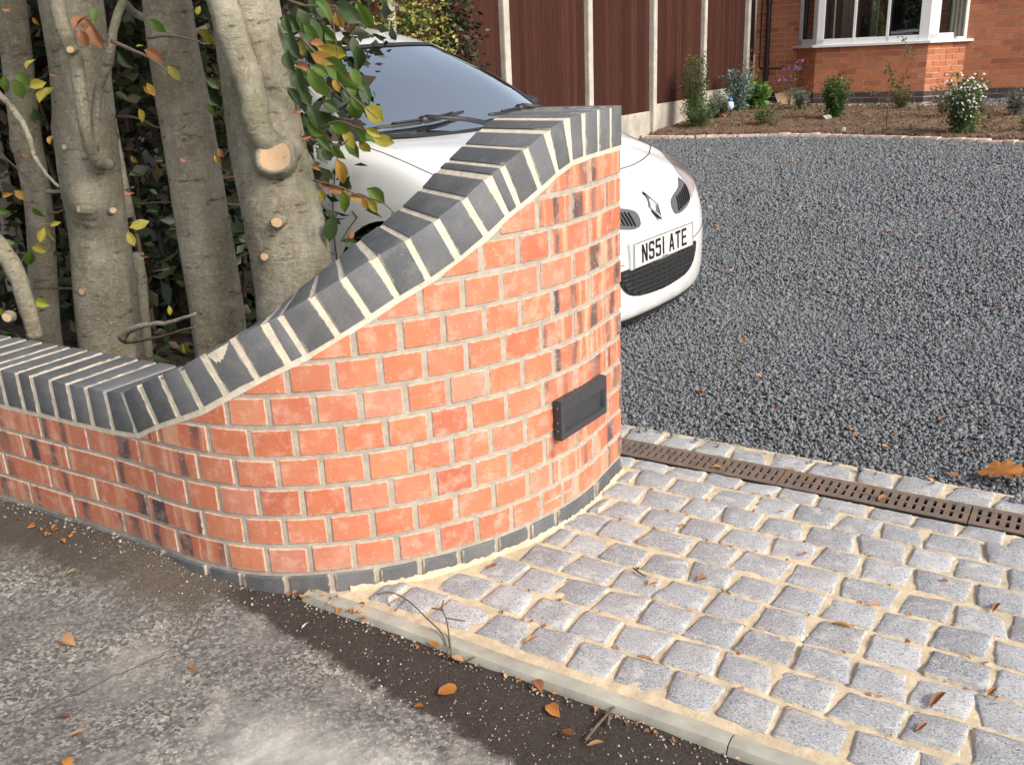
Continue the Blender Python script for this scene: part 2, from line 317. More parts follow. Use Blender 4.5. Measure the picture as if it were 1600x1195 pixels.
M['f_crown'] = m_foliage('beech_crown_leaves', [(.05, .10, .02), (.09, .14, .025), (.22, .18, .03), (.06, .11, .02), (.25, .12, .03)])
M['f_gold'] = m_foliage('golden_privet_leaves', [(.05, .09, .015), (.16, .20, .03), (.50, .46, .10), (.62, .56, .16), (.10, .14, .02), (.55, .50, .14)])
M['f_green'] = m_foliage('shrub_leaves', [(.035, .085, .02), (.07, .14, .03), (.10, .18, .035), (.05, .11, .025)])
M['f_bright'] = m_foliage('broad_green_leaves', [(.08, .20, .03), (.13, .27, .04), (.20, .30, .06), (.06, .14, .03)])
M['f_grey'] = m_foliage('grey_green_leaves', [(.10, .14, .10), (.17, .21, .16), (.13, .17, .13), (.22, .25, .20)])
M['f_blue'] = m_foliage('blue_green_leaves', [(.09, .15, .13), (.17, .24, .22), (.12, .19, .17), (.27, .33, .30)])
M['f_olive'] = m_foliage('olive_leaves', [(.09, .11, .03), (.15, .16, .05), (.22, .19, .07), (.08, .12, .03)])
M['f_dry'] = m_foliage('dry_stems', [(.20, .14, .06), (.30, .20, .09), (.17, .15, .06)])
M['petal'] = m_foliage('white_petals', [(.72, .72, .66), (.80, .80, .76), (.66, .66, .56)], .2); M['purple'] = m_foliage('purple_flowers', [(.24, .07, .26), (.36, .12, .36), (.42, .25, .48)], .2)
def m_wood():
    N = NT('brown_fence_stain'); v = shift(N, N.tc()); st = N.vmath('MULTIPLY', v, (30, 30, 1.6)); r = N.orand()
    c = N.ramp(r, [(0, (.042, .015, .010)), (.5, (.056, .020, .014)), (1, (.072, .028, .019))]); c = N.mix(N.math('MULTIPLY', N.ramp(N.noise(st, 2.2, 4, .7), [(.45, 0.), (.7, 1.)]), .6), c, (.022, .009, .007))
    c = N.mix(N.math('MULTIPLY', N.ramp(N.noise(v, 3, 4), [(.6, 0.), (.8, 1.)]), .3), c, (.12, .05, .032))
    N.b.inputs['Specular IOR Level'].default_value = .15
    return N.fin(c, .9, N.bump(N.noise(st, 4, 4), .5, .002))
M['fence'] = m_wood(); M['conc'] = m_simple('pale_concrete', (.46, .43, .37), .9, .22, 8, .5, .003); M['board_conc'] = m_simple('gravel_board_concrete', (.40, .37, .31), .9, .3, 6, .8, .006)
M['kerb'] = m_simple('kerb_concrete', (.36, .345, .285), .85, .25, 14, .4, .0015)
def m_rust():
    N = NT('weathered_cast_iron'); v = N.pos(); c = N.ramp(N.noise(v, 30, 5, .7), [(.32, (.13, .105, .09)), (.5, (.19, .145, .115)), (.66, (.25, .16, .11))])
    c = N.mix(N.math('MULTIPLY', N.ramp(N.noise(v, 7, 3), [(.56, 0.), (.7, 1.)]), .6), c, (.24, .105, .05)); return N.fin(c, .7, N.bump(N.noise(v, 160, 4), .5, .001), Metallic=.25)
M['iron'] = m_rust(); M['black'] = m_simple('black_void', (.012, .012, .012), .9, .1); M['vent'] = m_simple('black_vent_plastic', (.045, .046, .05), .5, .15, 120, .25, .0006)
def m_hbrick(name, cols, isl=False):
    N = NT(name); v = shift(N, N.tc(), 20) if not isl else N.pos(); r = N.isl() if isl else N.orand()
    c = N.ramp(r, [(i/(len(cols)-1), k) for i, k in enumerate(cols)]); c = N.mix(N.math('MULTIPLY', N.ramp(N.noise(v, 22, 5, .6), [(.4, 0.), (.7, 1.)]), .4), c, tuple(x*.6 for x in cols[0]))
    return N.fin(c, .85, N.bump(N.noise(v, 90, 4), .5, .002))
HC_ = [(.42, .13, .055), (.50, .17, .075), (.54, .20, .09), (.47, .15, .065), (.58, .23, .11), (.33, .11, .06), (.52, .18, .08)]
M['hbrick'] = m_hbrick('orange_house_brick', HC_); M['hbrick_i'] = m_hbrick('orange_brickwork', HC_, True)
M['hblue'] = m_hbrick('plinth_brick', [(.055, .035, .038), (.09, .055, .055), (.13, .075, .065), (.07, .05, .055)]); M['hmortar'] = m_simple('pale_house_mortar', (.66, .55, .45), .95, .2, 30)
M['upvc'] = m_simple('white_upvc', (.78, .78, .77), .35, .03, 6, .03); M['curtain'] = m_simple('cream_curtain', (.27, .26, .20), .9, .15, 10); M['room'] = m_simple('dark_room', (.035, .03, .028), .9, .2, 3)
def m_glass(name, tint=(.9, .95, .93), refl=.06):
    N = NT(name); t = N.n('BsdfTransparent', {'Color': tint}); g = N.n('BsdfGlossy', {'Color': (.93, .98, 1), 'Roughness': .015})
    f = N.n('Fresnel', {'IOR': 1.52}).outputs[0]; f = N.math('ADD', N.math('MULTIPLY', f, 1.5), refl, clamp=True)
    mx = N.n('MixShader', {0: f, 1: t.outputs[0], 2: g.outputs[0]}); N.t.links.new(mx.outputs[0], N.out.inputs[0]); return N.m
M['glass'] = m_glass('window_glass'); M['cglass'] = m_glass('windscreen_glass', (.50, .62, .62), .62)
M['pipe'] = m_simple('brown_black_pipe', (.028, .016, .014), .4, .15); M['card'] = m_simple('brown_cardboard', (.36, .25, .15), .9, .12); M['rock'] = m_simple('grey_rock', (.42, .42, .38), .9, .25, 30, .8, .01)
def m_paint():
    N = NT('white_car_paint'); v = N.tc(); n = N.noise(v, 4, 4); c = N.mix(N.ramp(n, [(.3, 0.), (.8, 1.)]), (.78, .79, .78), (.74, .745, .73))
    z = N.sep(v)[2]; dirt = N.math('MULTIPLY', N.math('MULTIPLY', N.math('SUBTRACT', .42, z), 2.5, clamp=True), N.ramp(N.noise(v, 16, 6, .7), [(.4, 0.), (.7, 1.)])); c = N.mix(N.math('MULTIPLY', dirt, .35), c, (.42, .38, .32))
    return N.fin(c, .32, N.bump(N.noise(v, 2.2, 2), .02, .01), Coat_Weight=.8, Coat_Roughness=.04)
M['paint'] = m_paint(); M['trim'] = m_simple('black_trim', (.022, .022, .024), .45, .1, 60, .15, .0006); M['grey_trim'] = m_simple('grey_plastic', (.085, .088, .095), .5, .1, 90, .2, .0008)
M['rubber'] = m_simple('tyre_rubber', (.02, .02, .02), .85, .2, 40); M['alloy'] = m_simple('silver_alloy', (.55, .56, .58), .3, .05, 20, .05, .0005, 1.)
M['chrome'] = m_simple('chrome', (.82, .83, .85), .08, .02, 5, .0, .0005, 1.); M['plate'] = m_simple('plate_white', (.60, .60, .57), .4, .03); M['ink'] = m_simple('plate_black', (.012, .012, .014), .4, .05)
N = NT('headlamp_lens'); M['lens'] = N.fin((.62, .55, .56), .08, None, Transmission_Weight=.35, Coat_Weight=1.); M['seam'] = m_simple('panel_gap', (.01, .01, .01), .9, .1)
M['seat'] = m_simple('dark_seat_fabric', (.05, .052, .06), .9, .2, 40); M['dash'] = m_simple('grey_dashboard', (.045, .047, .052), .7, .15, 50)
M['blue'] = m_simple('blue_plastic', (.05, .19, .62), .4, .1); M['pale'] = m_simple('pale_plastic', (.55, .75, .78), .4, .15); M['stake'] = m_simple('white_label', (.75, .74, .66), .6, .06); M['terra'] = m_simple('terracotta', (.33, .10, .06), .85, .2)
# ================================================================== THE SETTING
def sheet(name, a0, a1, na, b0, b1, nb, zf, m, kind='structure', mask=None, smooth=True):
    A, B = np.meshgrid(np.linspace(a0, a1, na), np.linspace(b0, b1, nb)); Z = zf(A, B)
    V = np.stack([A*av[0]+B*bv[0], A*av[1]+B*bv[1], Z], -1).reshape(-1, 3)
    i = np.arange((nb-1)*na).reshape(nb-1, na)[:, :-1].ravel(); F = np.stack([i, i+1, i+na+1, i+na], 1)
    if mask is not None:
        ca = A.ravel()[F].mean(1); cb = B.ravel()[F].mean(1); F = F[mask(ca, cb)]
    o = npmesh(name, V, F, m, smooth=smooth)
    if kind: o['kind'] = kind
    return o
def nz2(A, B, s, seed=0):
    """cheap smooth value noise"""
    r = np.random.default_rng(seed); g = r.random((64, 64)); x = (A*s) % 64; y = (B*s) % 64; x0 = np.floor(x).astype(int); y0 = np.floor(y).astype(int); fx = x-x0; fy = y-y0
    fx = fx*fx*(3-2*fx); fy = fy*fy*(3-2*fy); x1 = (x0+1) % 64; y1 = (y0+1) % 64; x0 %= 64; y0 %= 64
    return (g[y0, x0]*(1-fx)*(1-fy)+g[y0, x1]*fx*(1-fy)+g[y1, x0]*(1-fx)*fy+g[y1, x1]*fx*fy)-.5
zgv = lambda B: -.06+.41*np.clip((B-4.5)/9.9, 0, 1.15)
# wide ground that reaches the horizon
A0 = -120; g = sheet('ground', -120, 120, 25, -120, 120, 61, lambda A, B: np.where(B > 1.3, zgv(np.clip(B, 0, 16))-.16, -.16), M['soil'])
# road: ground relief near the camera
def road_z(A, B):
    z = -.056+.046*sstep(-A, 1.38, 2.05)*sstep(B, 1.0, 1.24)
    z = z+.006*nz2(A, B, 9, 1)+.004*nz2(A, B, 40, 2)+.0025*nz2(A, B, 110, 3)
    return z-.012*sstep(.95-B, 0, 3)
sheet('road', -3.4, .9, 560, .25, 1.32, 150, road_z, M['road'])
sheet('road_beyond', -60, 60, 121, -7, .25, 16, lambda A, B: A*0-.063-.0*B, M['road'])
sheet('road_beyond', .9, 60, 60, .25, 1.32, 6, lambda A, B: A*0-.058, M['road'])
sheet('road_beyond', -60, -3.4, 60, .25, 1.25, 6, lambda A, B: A*0-.02, M['road'])

# ------------------------------------------------------------------ the curved wall: plan path (arc length -> heading)
KS = [.55, .8, 1.0, 1.2, 1.45, 1.7, 1.9, 2.1]; KH = [-.5376, -.6078, -.4109, .0161, .3273, .5846, .8203, 1.0842]
WS = np.arange(-1.7, 2.36, .005); WA = np.interp(WS, KS, KH)
i0 = int(np.argmin(abs(WS+.2))); WX = np.concatenate([[0], np.cumsum(np.cos(WA[:-1])*.005)]); WY = np.concatenate([[0], np.cumsum(np.sin(WA[:-1])*.005)])
WX += -1.7318-WX[i0]; WY += 2.5871-WY[i0]
S_END = 2.29
def wpt(s, n, z):
    x = np.interp(s, WS, WX); y = np.interp(s, WS, WY); h = np.interp(s, WS, WA); return Vector((x+math.sin(h)*n, y-math.cos(h)*n, z))
US = [-2, .183, .35, .505, .647, .755, .85, .992, 1.07, 1.168, 1.265, 1.337, 1.475, 1.549, 1.629, 1.69, 1.757, 1.863, 1.917, 1.986, 2.075, 2.12, 2.4]
UZ = [.303, .303, .304, .303, .304, .314, .358, .413, .454, .503, .545, .582, .654, .685, .725, .759, .801, .850, .876, .897, .903, .903, .903]
cope_u = lambda s: float(np.interp(s, US, UZ))
wall = empty('curved_brick_wall', 'low red brick garden wall sweeping up in a curve to a tall end, capped with blue bricks', 'wall', wpt(1.2, -.1, 0))
def lframe(sc, zc, tilt=0):
    p = wpt(sc, 0, zc); h = float(np.interp(sc, WS, WA)); return Matrix.Translation(p) @ Matrix.Rotation(h, 4, 'Z') @ Matrix.Rotation(-tilt, 4, 'Y')
def brick(poly, name, m, n0=0., n1=-.1025, tilt=0, bev=.0022, jit=.0012, seg=1):
    """poly in (s,z), front face at offset n0, back at n1 (negative = into the wall)"""
    sc = sum(p[0] for p in poly)/len(poly); zc = sum(p[1] for p in poly)/len(poly); F = lframe(sc, zc, tilt); Fi = F.inverted(); k = len(poly)
    dn = random.uniform(-.0015, .0015); pj = [(s+random.uniform(-jit, jit), z+random.uniform(-jit, jit)) for s, z in poly]
    v = [Fi @ wpt(s, n0+dn, z) for s, z in pj]+[Fi @ wpt(s, n1, z) for s, z in pj]
    b = MB().add(v, [tuple(range(k)), tuple(range(k, 2*k))[::-1]]+[(i, k+i, k+(i+1) % k, (i+1) % k) for i in range(k)])
    o = b.obj(name, m, wall, F, bevel=bev, seg=seg); smooth_by(o, 50) if seg > 1 else None; return o
def brickc(s0, s1, z0, z1, name, m, n0=0., n1=-.1025, bev=.0022, free=False):
    """brick following the curve of the wall, its top cut to stay under the coping line"""
    lim = lambda s: 9 if free else cope_u(s)-.011
    n = max(2, int((s1-s0)/.026)) if s1 > .5 else 1
    if not free and min(lim(s0), lim(s1)) < z1: n = max(n, 4)
    S = [s for s in np.linspace(s0, s1, n*4+1) if min(z1, lim(s)) > z0+.004]
    if len(S) < 2 or S[-1]-S[0] < .022: return None
    S = np.linspace(S[0], S[-1], n+1); sc, zc = (S[0]+S[-1])/2, (z0+z1)/2; F = lframe(sc, zc); Fi = F.inverted(); V = []; k = len(S); dn = random.uniform(-.0012, .0012); j = lambda: random.uniform(-.001, .001)
    je = [j() for _ in range(4)]; tl = random.uniform(-.0012, .0012)
    for i, s in enumerate(S):
        e = je[0] if i == 0 else je[1] if i == k-1 else 0; t = i/(k-1)-.5; zt_ = min(z1, lim(s))+je[2]+tl*t; zb_ = z0+je[3]+tl*t*.6
        V += [Fi @ wpt(s+e, n0+dn, zb_), Fi @ wpt(s+e, n0+dn, zt_), Fi @ wpt(s+e, n1, zt_), Fi @ wpt(s+e, n1, zb_)]
    F_ = []
    for i in range(k-1): a = 4*i; F_ += [(a, a+4, a+5, a+1), (a+1, a+5, a+6, a+2), (a+2, a+6, a+7, a+3), (a+3, a+7, a+4, a)]
    F_ += [(0, 1, 2, 3), (4*k-1, 4*k-2, 4*k-3, 4*k-4)]
    me = bpy.data.meshes.new(name); me.from_pydata(V, [], F_); bm = bmesh.new(); bm.from_mesh(me); bmesh.ops.recalc_face_normals(bm, faces=bm.faces)
    bmesh.ops.bevel(bm, geom=[e for e in bm.edges if e.calc_face_angle(0) > .5], offset=bev, segments=1, affect='EDGES', clamp_overlap=True); bm.to_mesh(me); bm.free()
    return mo(name, me, m, wall, F)
def clip_under(s0, s1, z0, z1):
    """brick rectangle cut to stay under the coping line"""
    lim = lambda s: cope_u(s)-.011
    ss = np.linspace(s0, s1, 7); top = [(s, min(z1, lim(s))) for s in ss]; top = [q for q in top if q[1] > z0+.004]
    if len(top) < 2: return None
    lo, hi = top[0][0], top[-1][0]
    if hi-lo < .022: return None
    if min(q[1] for q in top) > z1-.003: return [(s0, z0), (s1, z0), (s1, z1), (s0, z1)]
    mid = [q for i, q in enumerate(top) if i in (0, len(top)-1) or i % 2 == 0]
    return [(lo, z0), (hi, z0)]+mid[::-1]
hd = lambda a, b, n: list(np.linspace(a, b, n+1))
left = lambda s0, st=.2: [s0-st*i for i in range(9, 0, -1) if s0-st*i > -1.62]
ROWJ = {}
even = [.231, .423, .627, .839, 1.002, 1.11, 1.215, 1.317, 1.42, 1.524, 1.627, 1.73, 1.85, 1.98, 2.18, S_END+.004]
odd = [.14, .34, .537, .739, .944, 1.064, 1.163, 1.266, 1.368, 1.472, 1.575, 1.68, 1.785, 1.892, 2.075, S_END+.004]
two = [.249, .441, .638, .797, .903, 1.004]+even[5:]; three = [.152, .348, .543, .749, .959, 1.062, 1.166]+odd[7:]
for k in range(12): ROWJ[k] = odd if k % 2 else even
ROWJ[2] = two; ROWJ[3] = three
ROWJ[1] = odd[:12]+[1.785, 1.87, 1.905, 2.075, S_END+.004]; ROWJ[0] = even[:12]+[1.83, 1.915, 1.963, 2.18, S_END+.004]
for k in range(12):
    J = left(ROWJ[k][0])+ROWJ[k]; z0, z1 = k*.075+.005, k*.075+.070
    for s0, s1 in zip(J[:-1], J[1:]):
        w_ = s1-s0; g = .0055 if s1 < 1.0 else .0065
        if s1 > S_END: s1_ = S_END
        else: s1_ = s1-g
        st = w_ > .14 or s0 > 1.84; n1 = -.1025 if w_ > .14 else -.2145; mt = M['brick_b'] if st else M['brick']
        dz = random.uniform(-.001, .001)
        if k == 0 and (abs(s0-1.83) < .01 or abs(s0-1.915) < .01):       # closers cut in two
            zm = (z0+z1)/2; brickc(s0+g, s1_, z0, zm-.002, 'brick', M['brick'], 0, -.1); brickc(s0+g, s1_, zm+.003, z1, 'brick', M['brick'], 0, -.1); continue
        if brickc(s0+g, s1_, z0+dz, z1+dz, 'brick', mt, 0, n1, .0024) and w_ > .14: brickc(s0+g, s1_, z0, z1, 'brick', M['brick'], -.1125, -.2145)
# blue course at the foot
J = left(.381)+[.381, .58, .776, .932, 1.035, 1.153, 1.261, 1.369, 1.473, 1.576, 1.681, 1.784, 1.882, 2.085, S_END+.004]
for s0, s1 in zip(J[:-1], J[1:]):
    e = S_END if s1 > S_END else s1-.006
    brickc(s0+.006, e, -.075, -.0055, 'blue_brick', M['cope'], .003, -.2145 if s1-s0 < .14 else -.1025, .0022, True)
    if s1-s0 > .14: brickc(s0+.006, e, -.075, -.0055, 'blue_brick', M['cope'], -.1125, -.2145, .0022, True)
# mortar core
ss = np.linspace(-1.6, S_END-.003, 330); V = []; F = []
for i, s in enumerate(ss):
    V += [wpt(s, -.0034, -.25), wpt(s, -.0034, cope_u(s)-.004), wpt(s, -.212, cope_u(s)-.004), wpt(s, -.212, -.25)]
n = len(ss)
for i in range(n-1):
    a = i*4; F += [(a, a+4, a+5, a+1), (a+1, a+5, a+6, a+2), (a+2, a+6, a+7, a+3)]
F += [(0, 1, 2, 3), (4*n-1, 4*n-2, 4*n-3, 4*n-4)]
mk('mortar', V, F, M['mortar'], wall, smooth=False)
# coping: bricks laid across the wall along the curved line
CJ = [-1.55+.0745*i for i in range(0, 24)]
CJ = [c for c in CJ if c < .19]+[.22, .299, .361, .438, .510, .583, .662, .755, .845, .925, 1.000, 1.071, 1.152, 1.222, 1.262, 1.336, 1.405, 1.472, 1.546, 1.619, 1.694, 1.755, 1.789, 1.858, 1.922, 1.981, 2.044, 2.128, 2.212, S_END+.004]
pts = [Vector((s, cope_u(s))) for s in CJ]; dirs = [(pts[i+1]-pts[i]).normalized() for i in range(len(pts)-1)]
nrm = lambda d: Vector((-d.y, d.x))
for i in range(len(pts)-1):
    d = dirs[i]; nn = nrm(d); gp = .0072
    def side(j, own):
        if j < 0 or j >= len(dirs): return own
        o_ = nrm(dirs[j]); b_ = (own+o_).normalized()
        return b_
    nl = nn if i == 0 else (side(i-1, nn) if (dirs[i-1].x*d.y-dirs[i-1].y*d.x) > 0 else nn.lerp(side(i-1, nn), .35))
    nr = nn if i == len(dirs)-1 else (side(i+1, nn) if (d.x*dirs[i+1].y-d.y*dirs[i+1].x) > 0 else nn.lerp(side(i+1, nn), .35))
    if i == len(dirs)-1: nr = Vector((0, 1))
    H = .1025; p0 = pts[i]+d*gp; p1 = pts[i+1]-d*(gp if i < len(pts)-2 else .0)
    q1 = p1+nr*(H/max(.3, nr.dot(nn))); q0 = p0+nl*(H/max(.3, nl.dot(nn)))
    if i == len(dirs)-1: p1.x = q1.x = S_END+.002
    poly = [tuple(p0), tuple(p1), tuple(q1), tuple(q0)]
    brick(poly, 'coping_brick', M['cope'], .0035, -.2185, tilt=math.atan2(d.y, d.x), bev=.0028, seg=2, jit=.0008)
# mortar between and under the coping bricks
ss = np.linspace(-1.56, S_END-.002, 420); V = []; F = []
def cn(s):
    e = .012; d = Vector((2*e, cope_u(s+e)-cope_u(s-e))).normalized(); return nrm(d)
ns = [cn(s) for s in ss]; ns = [sum((ns[max(0, min(len(ns)-1, i+j))] for j in range(-5, 6)), Vector((0, 0))).normalized() for i in range(len(ns))]
for i, s in enumerate(ss):
    u = Vector((s, cope_u(s))); lo = u-ns[i]*.014; hi = u+ns[i]*(.0990-.006*math.exp(-((s-.93)/.14)**2)); hi.x = min(hi.x, S_END-.002); lo.x = min(lo.x, S_END-.002)
    V += [wpt(lo.x, -.0005, lo.y), wpt(u.x, .0008, u.y+.001), wpt(hi.x, .0020, hi.y), wpt(hi.x, -.2160, hi.y), wpt(lo.x, -.2140, lo.y)]
n = len(ss)
for i in range(n-1):
    a = i*5; F += [(a+j, a+5+j, a+6+j, a+1+j) for j in range(4)]
F += [(0, 1, 2, 3, 4), tuple(5*n-1-j for j in range(5))]
mk('coping_mortar', V, F, M['mortar_l'], wall)
# mortar fillet at the foot on the paved side
V = []; F = []; ss = np.linspace(1.30, S_END-.002, 120); rj = np.random.default_rng(3)
for s in ss:
    w_ = .002+.006*rj.random(); V += [wpt(s, .004, -.036-.008*rj.random()), wpt(s, .006+w_*.5, -.043), wpt(s, .006+w_, -.051), wpt(s, .006+w_, -.06)]
for i in range(len(ss)-1): F += [(i*4+j, i*4+4+j, i*4+5+j, i*4+1+j) for j in range(3)]
mk('mortar_fillet', V, F, M['bed'], wall, smooth=True)
# recessed vent plate near the tall end (a letter-slot shaped cover)
vent = None
s0, s1, z0, z1 = 1.882, 2.113, .207, .312; sc = (s0+s1)/2; Fm = lframe(sc, (z0+z1)/2); W2, H2 = .117, .054; T = .017
b = MB()                                  # local x along wall, y into the wall, z up
o4 = [(-W2, -H2), (W2, -H2), (W2, H2), (-W2, H2)]; i4 = [(-W2+.016, -H2+.016), (W2-.010, -H2+.016), (W2-.010, H2-.034), (-W2+.016, H2-.034)]
V = [(x, -T, z) for x, z in o4]+[(x, 0.004, z) for x, z in o4]+[(x, -T-.0005, z) for x, z in i4]+[(x*.95, (-.0015 if z < 0 else -.0085), z*.9+.003*(z > 0)) for x, z in i4]
F = [(i, (i+1) % 4, 4+(i+1) % 4, 4+i) for i in range(4)]+[(i, 8+i, 8+(i+1) % 4, (i+1) % 4) for i in range(4)]+[(8+i, 12+i, 12+(i+1) % 4, 8+(i+1) % 4) for i in range(4)]+[(12, 13, 14, 15)]
b.add(V, F); vc = b.obj('vent_cover', M['vent'], wall, Fm, bevel=.0015, seg=2)
for z_ in (-.028, -.006, .034): MB().tube([(-W2-.006, -.006, z_), (-W2+.004, -.006, z_)], .0045, 8).obj('fixing_lug', M['vent'], vc, Fm, smooth=True)

# ------------------------------------------------------------------ paved apron of granite setts
apron = MB().box((0, 0, 0), (.01, .01, .01)) and None
apron_o = sheet('sett_paving', -1.62, 3.4, 500, 1.36, 2.64, 128, lambda A, B: -.0519+.0032*nz2(A, B, 55, 5)+.003*nz2(A, B, 18, 6)+.003*nz2(A, B, 120, 8), M['bed'], mask=lambda a, b: ((b < 2.403) | (b > 2.522)) & ((a > -1.495) | (b > 1.5)))
apron_o['kind'] = 'structure'
def sett_mesh(seed):
    r = np.random.default_rng(seed); n = 6; t = np.array([-1, -.86, -.3, .3, .86, 1.]); X, Y = np.meshgrid(t, t)
    lx, ly = .0462+.0015*r.random(), .0462+.0015*r.random(); rr = np.maximum(abs(X), abs(Y)); Z = np.where(rr > .95, -.0028, 0)+r.normal(0, .0010, X.shape)
    cor = (abs(X) > .95) & (abs(Y) > .95); X = X*np.where(cor, .975, 1); Y = Y*np.where(cor, .975, 1)
    X = X*lx+r.normal(0, .0013, X.shape)+Y*r.normal(0, .0032)+X*Y*r.normal(0, .0022); Y = Y*ly+r.normal(0, .0013, Y.shape)+X*r.normal(0, .045)+X*Y*r.normal(0, .025); Z = Z+X*r.normal(0, .03)+Y*r.normal(0, .03)
    V = list(zip(X.ravel(), Y.ravel(), Z.ravel())); F = [(i*n+j, i*n+j+1, (i+1)*n+j+1, (i+1)*n+j) for i in range(n-1) for j in range(n-1)]
    ring = [j for j in range(n)]+[i*n+n-1 for i in range(1, n)]+[(n-1)*n+j for j in range(n-2, -1, -1)]+[i*n for i in range(n-2, 0, -1)]
    k = len(V); V += [(V[q][0]*1.03, V[q][1]*1.03, -.04) for q in ring]; L = len(ring)
    F += [(ring[(i+1) % L], ring[i], k+i, k+(i+1) % L) for i in range(L)]
    me = bpy.data.meshes.new('sett'); me.from_pydata(V, [], F); me.materials.append(M['granite']); me.polygons.foreach_set('use_smooth', [True]*len(F)); me.update(); return me
SETTS = [sett_mesh(i) for i in range(28)]
def wall_clear(a, b):
    p = AB(a, b); d = np.hypot(WX-p.x, WY-p.y); i = int(d.argmin())
    if WS[i] > S_END: return 9
    h = WA[i]; return (p.x-WX[i])*math.sin(h)-(p.y-WY[i])*math.cos(h)
far = MB(); ns_ = 0
def put_sett(a, b, sx, sy):
    global ns_
    me = random.choice(SETTS); Mx = ABM @ Matrix.Translation((a, b, -.0465+random.uniform(-.0022, .0022))) @ Matrix.Rotation(random.choice((0, math.pi))+random.uniform(-.035, .035), 4, 'Z') @ Matrix.Diagonal((sx, sy, 1, 1))
    if a > .62:
        far.add([v.co for v in me.vertices], [tuple(p.vertices) for p in me.polygons], Mx); return
    o = bpy.data.objects.new('sett', me); link(o, apron_o); o.matrix_basis = Mx; ns_ += 1
rows = [1.440, 1.545, 1.649, 1.752, 1.857, 1.962, 2.067, 2.172, 2.277, 2.362]
for r_, b in enumerate(rows):
    last = r_ == len(rows)-1; a = -1.50+(.054 if r_ % 2 else 0)+random.uniform(-.01, .01)-(.0 if r_ else .0)
    while a < 1.7:
        wd = random.uniform(.094, .106) if random.random() < .8 else random.uniform(.106, .125)
        ac = a+wd/2; bb = b+random.uniform(-.0035, .0035)
        if wall_clear(ac, bb) > .016 and bb-.05 > 1.375:
            put_sett(ac, bb, (wd-.0005)/.0945, .96 if not last else .66)
        elif bb-.05 > 1.375 and wall_clear(ac+wd/2, bb) > .030:
            a_ = ac
            while wall_clear(a_, bb) < .014 and a_ < ac+wd/2: a_ += .004
            if ac+wd/2-a_ > .02: put_sett((a_+ac+wd/2)/2, bb, (ac+wd/2-a_)/.0945, .96 if not last else .66)
        a += wd+random.uniform(.008, .013)
a = -1.6
while a < 3.3:                                 # single row beyond the drain
    wd = random.uniform(.092, .122); put_sett(a+wd/2, 2.575+random.uniform(-.004, .004), wd/.0945, 1.0); a += wd+random.uniform(.012, .02)
o = far.obj('sett', M['granite'], apron_o, smooth=True, kind='stuff')
# concrete edging
b0 = 1.338; prof = [(-.0245, -.12), (.0245, -.12), (.0245, -.052), (.017, -.0415), (0, -.0385), (-.017, -.0415), (-.0245, -.054)]
edge = empty('kerb_edging', 'thin grey concrete edging along the front of the sett paving', 'kerb', AB(-.4, b0, -.06))
e0 = -1.475
for k in range(6):
    e1 = [-.432, .485, 1.4, 2.315, 3.23, 4.1][k]; b = MB(); n = 14; V = []; F = []; m_ = len(prof)
    for i in range(n+1):
        a = e0+.0015+(e1-e0-.003)*i/n; V += [(a, b0+y+.0012*math.sin(a*9), z+.0008*math.sin(a*23)) for y, z in prof]
    for i in range(n): F += [(i*m_+j, i*m_+(j+1) % m_, (i+1)*m_+(j+1) % m_, (i+1)*m_+j) for j in range(m_)]
    F += [tuple(range(m_))[::-1], tuple(range(n*m_, n*m_+m_))]
    b.add(V, F); o = b.obj('edging_stone', M['kerb'], edge, ABM, smooth=True); smooth_by(o, 40); e0 = e1
# channel drain with slotted grates
drain = empty('channel_drain', 'long rusty slotted drain grate between the sett paving and the gravel', 'drain', AB(-.2, 2.462, -.06))
bc = 2.4625; chn = MB(); chn.box((.4, bc, -.13), (4.2, .113, .004)); chn.box((.4, bc-.0575, -.0905), (4.2, .004, .085)); chn.box((.4, bc+.0575, -.0905), (4.2, .004, .085)); chn.obj('channel', M['black'], drain, ABM)
for k in range(9):
    a0 = -1.68+.5*k; L = .497; b = MB(); zt = -.0455
    b.box((a0+L/2, bc-.0475, zt-.004), (L, .020, .008)); b.box((a0+L/2, bc+.0475, zt-.004), (L, .020, .008)); b.box((a0+L/2, bc, zt-.0042), (L, .010, .0075))
    nr = 21
    for i in range(nr+1):
        x = a0+.0008+(L-.0016-.0138)*i/nr+.0069
        for y in (-.022, .022): b.box((x, bc+y, zt-.0040+.0004), (.0138, .0341, .0075))
    b.obj('grate', M['iron'], drain, ABM)

# ------------------------------------------------------------------ gravel drive, beds
EDG = [(-5.3, 10.9), (-4.66, 10.30), (-4.32, 10.26), (-3.85, 10.42), (-3.3, 10.55), (-2.59, 10.55), (-1.91, 10.40), (-1.28, 10.23), (-.72, 10.09), (.2, 9.9), (1.5, 9.75), (4, 9.6)]
edge_b = lambda a: np.interp(a, [q[0] for q in EDG], [q[1] for q in EDG])
BACK = [(-5.3, 14.2), (-4.59, 13.98), (-3.4, 13.55), (-2.5, 13.4), (-1.4, 13.38), (-1.0, 13.3), (1, 13.2), (4, 13.1)]; back_b = lambda a: np.interp(a, [q[0] for q in BACK], [q[1] for q in BACK])
sheet('gravel_drive', -9, 9, 260, 2.615, 14.6, 200, lambda A, B: zgv(B)-.012+.004*nz2(A, B, 6, 9), M['gravel_base'])
sheet('soil_under_trees', -9, -1.30, 200, 1.36, 2.95, 70, lambda A, B: -.015+.05*nz2(A, B, 5, 12)+.03*nz2(A, B, 18, 13)-.05*sstep(A, -1.75, -1.35), M['dark_soil'], mask=lambda a, b: np.array([(q < -1.33 and wall_clear(q, r_) < -.06 and r_ < 2.28) or q < -2 or (q < -1.8 and r_ > 2.3) for q, r_ in zip(a, b)]))
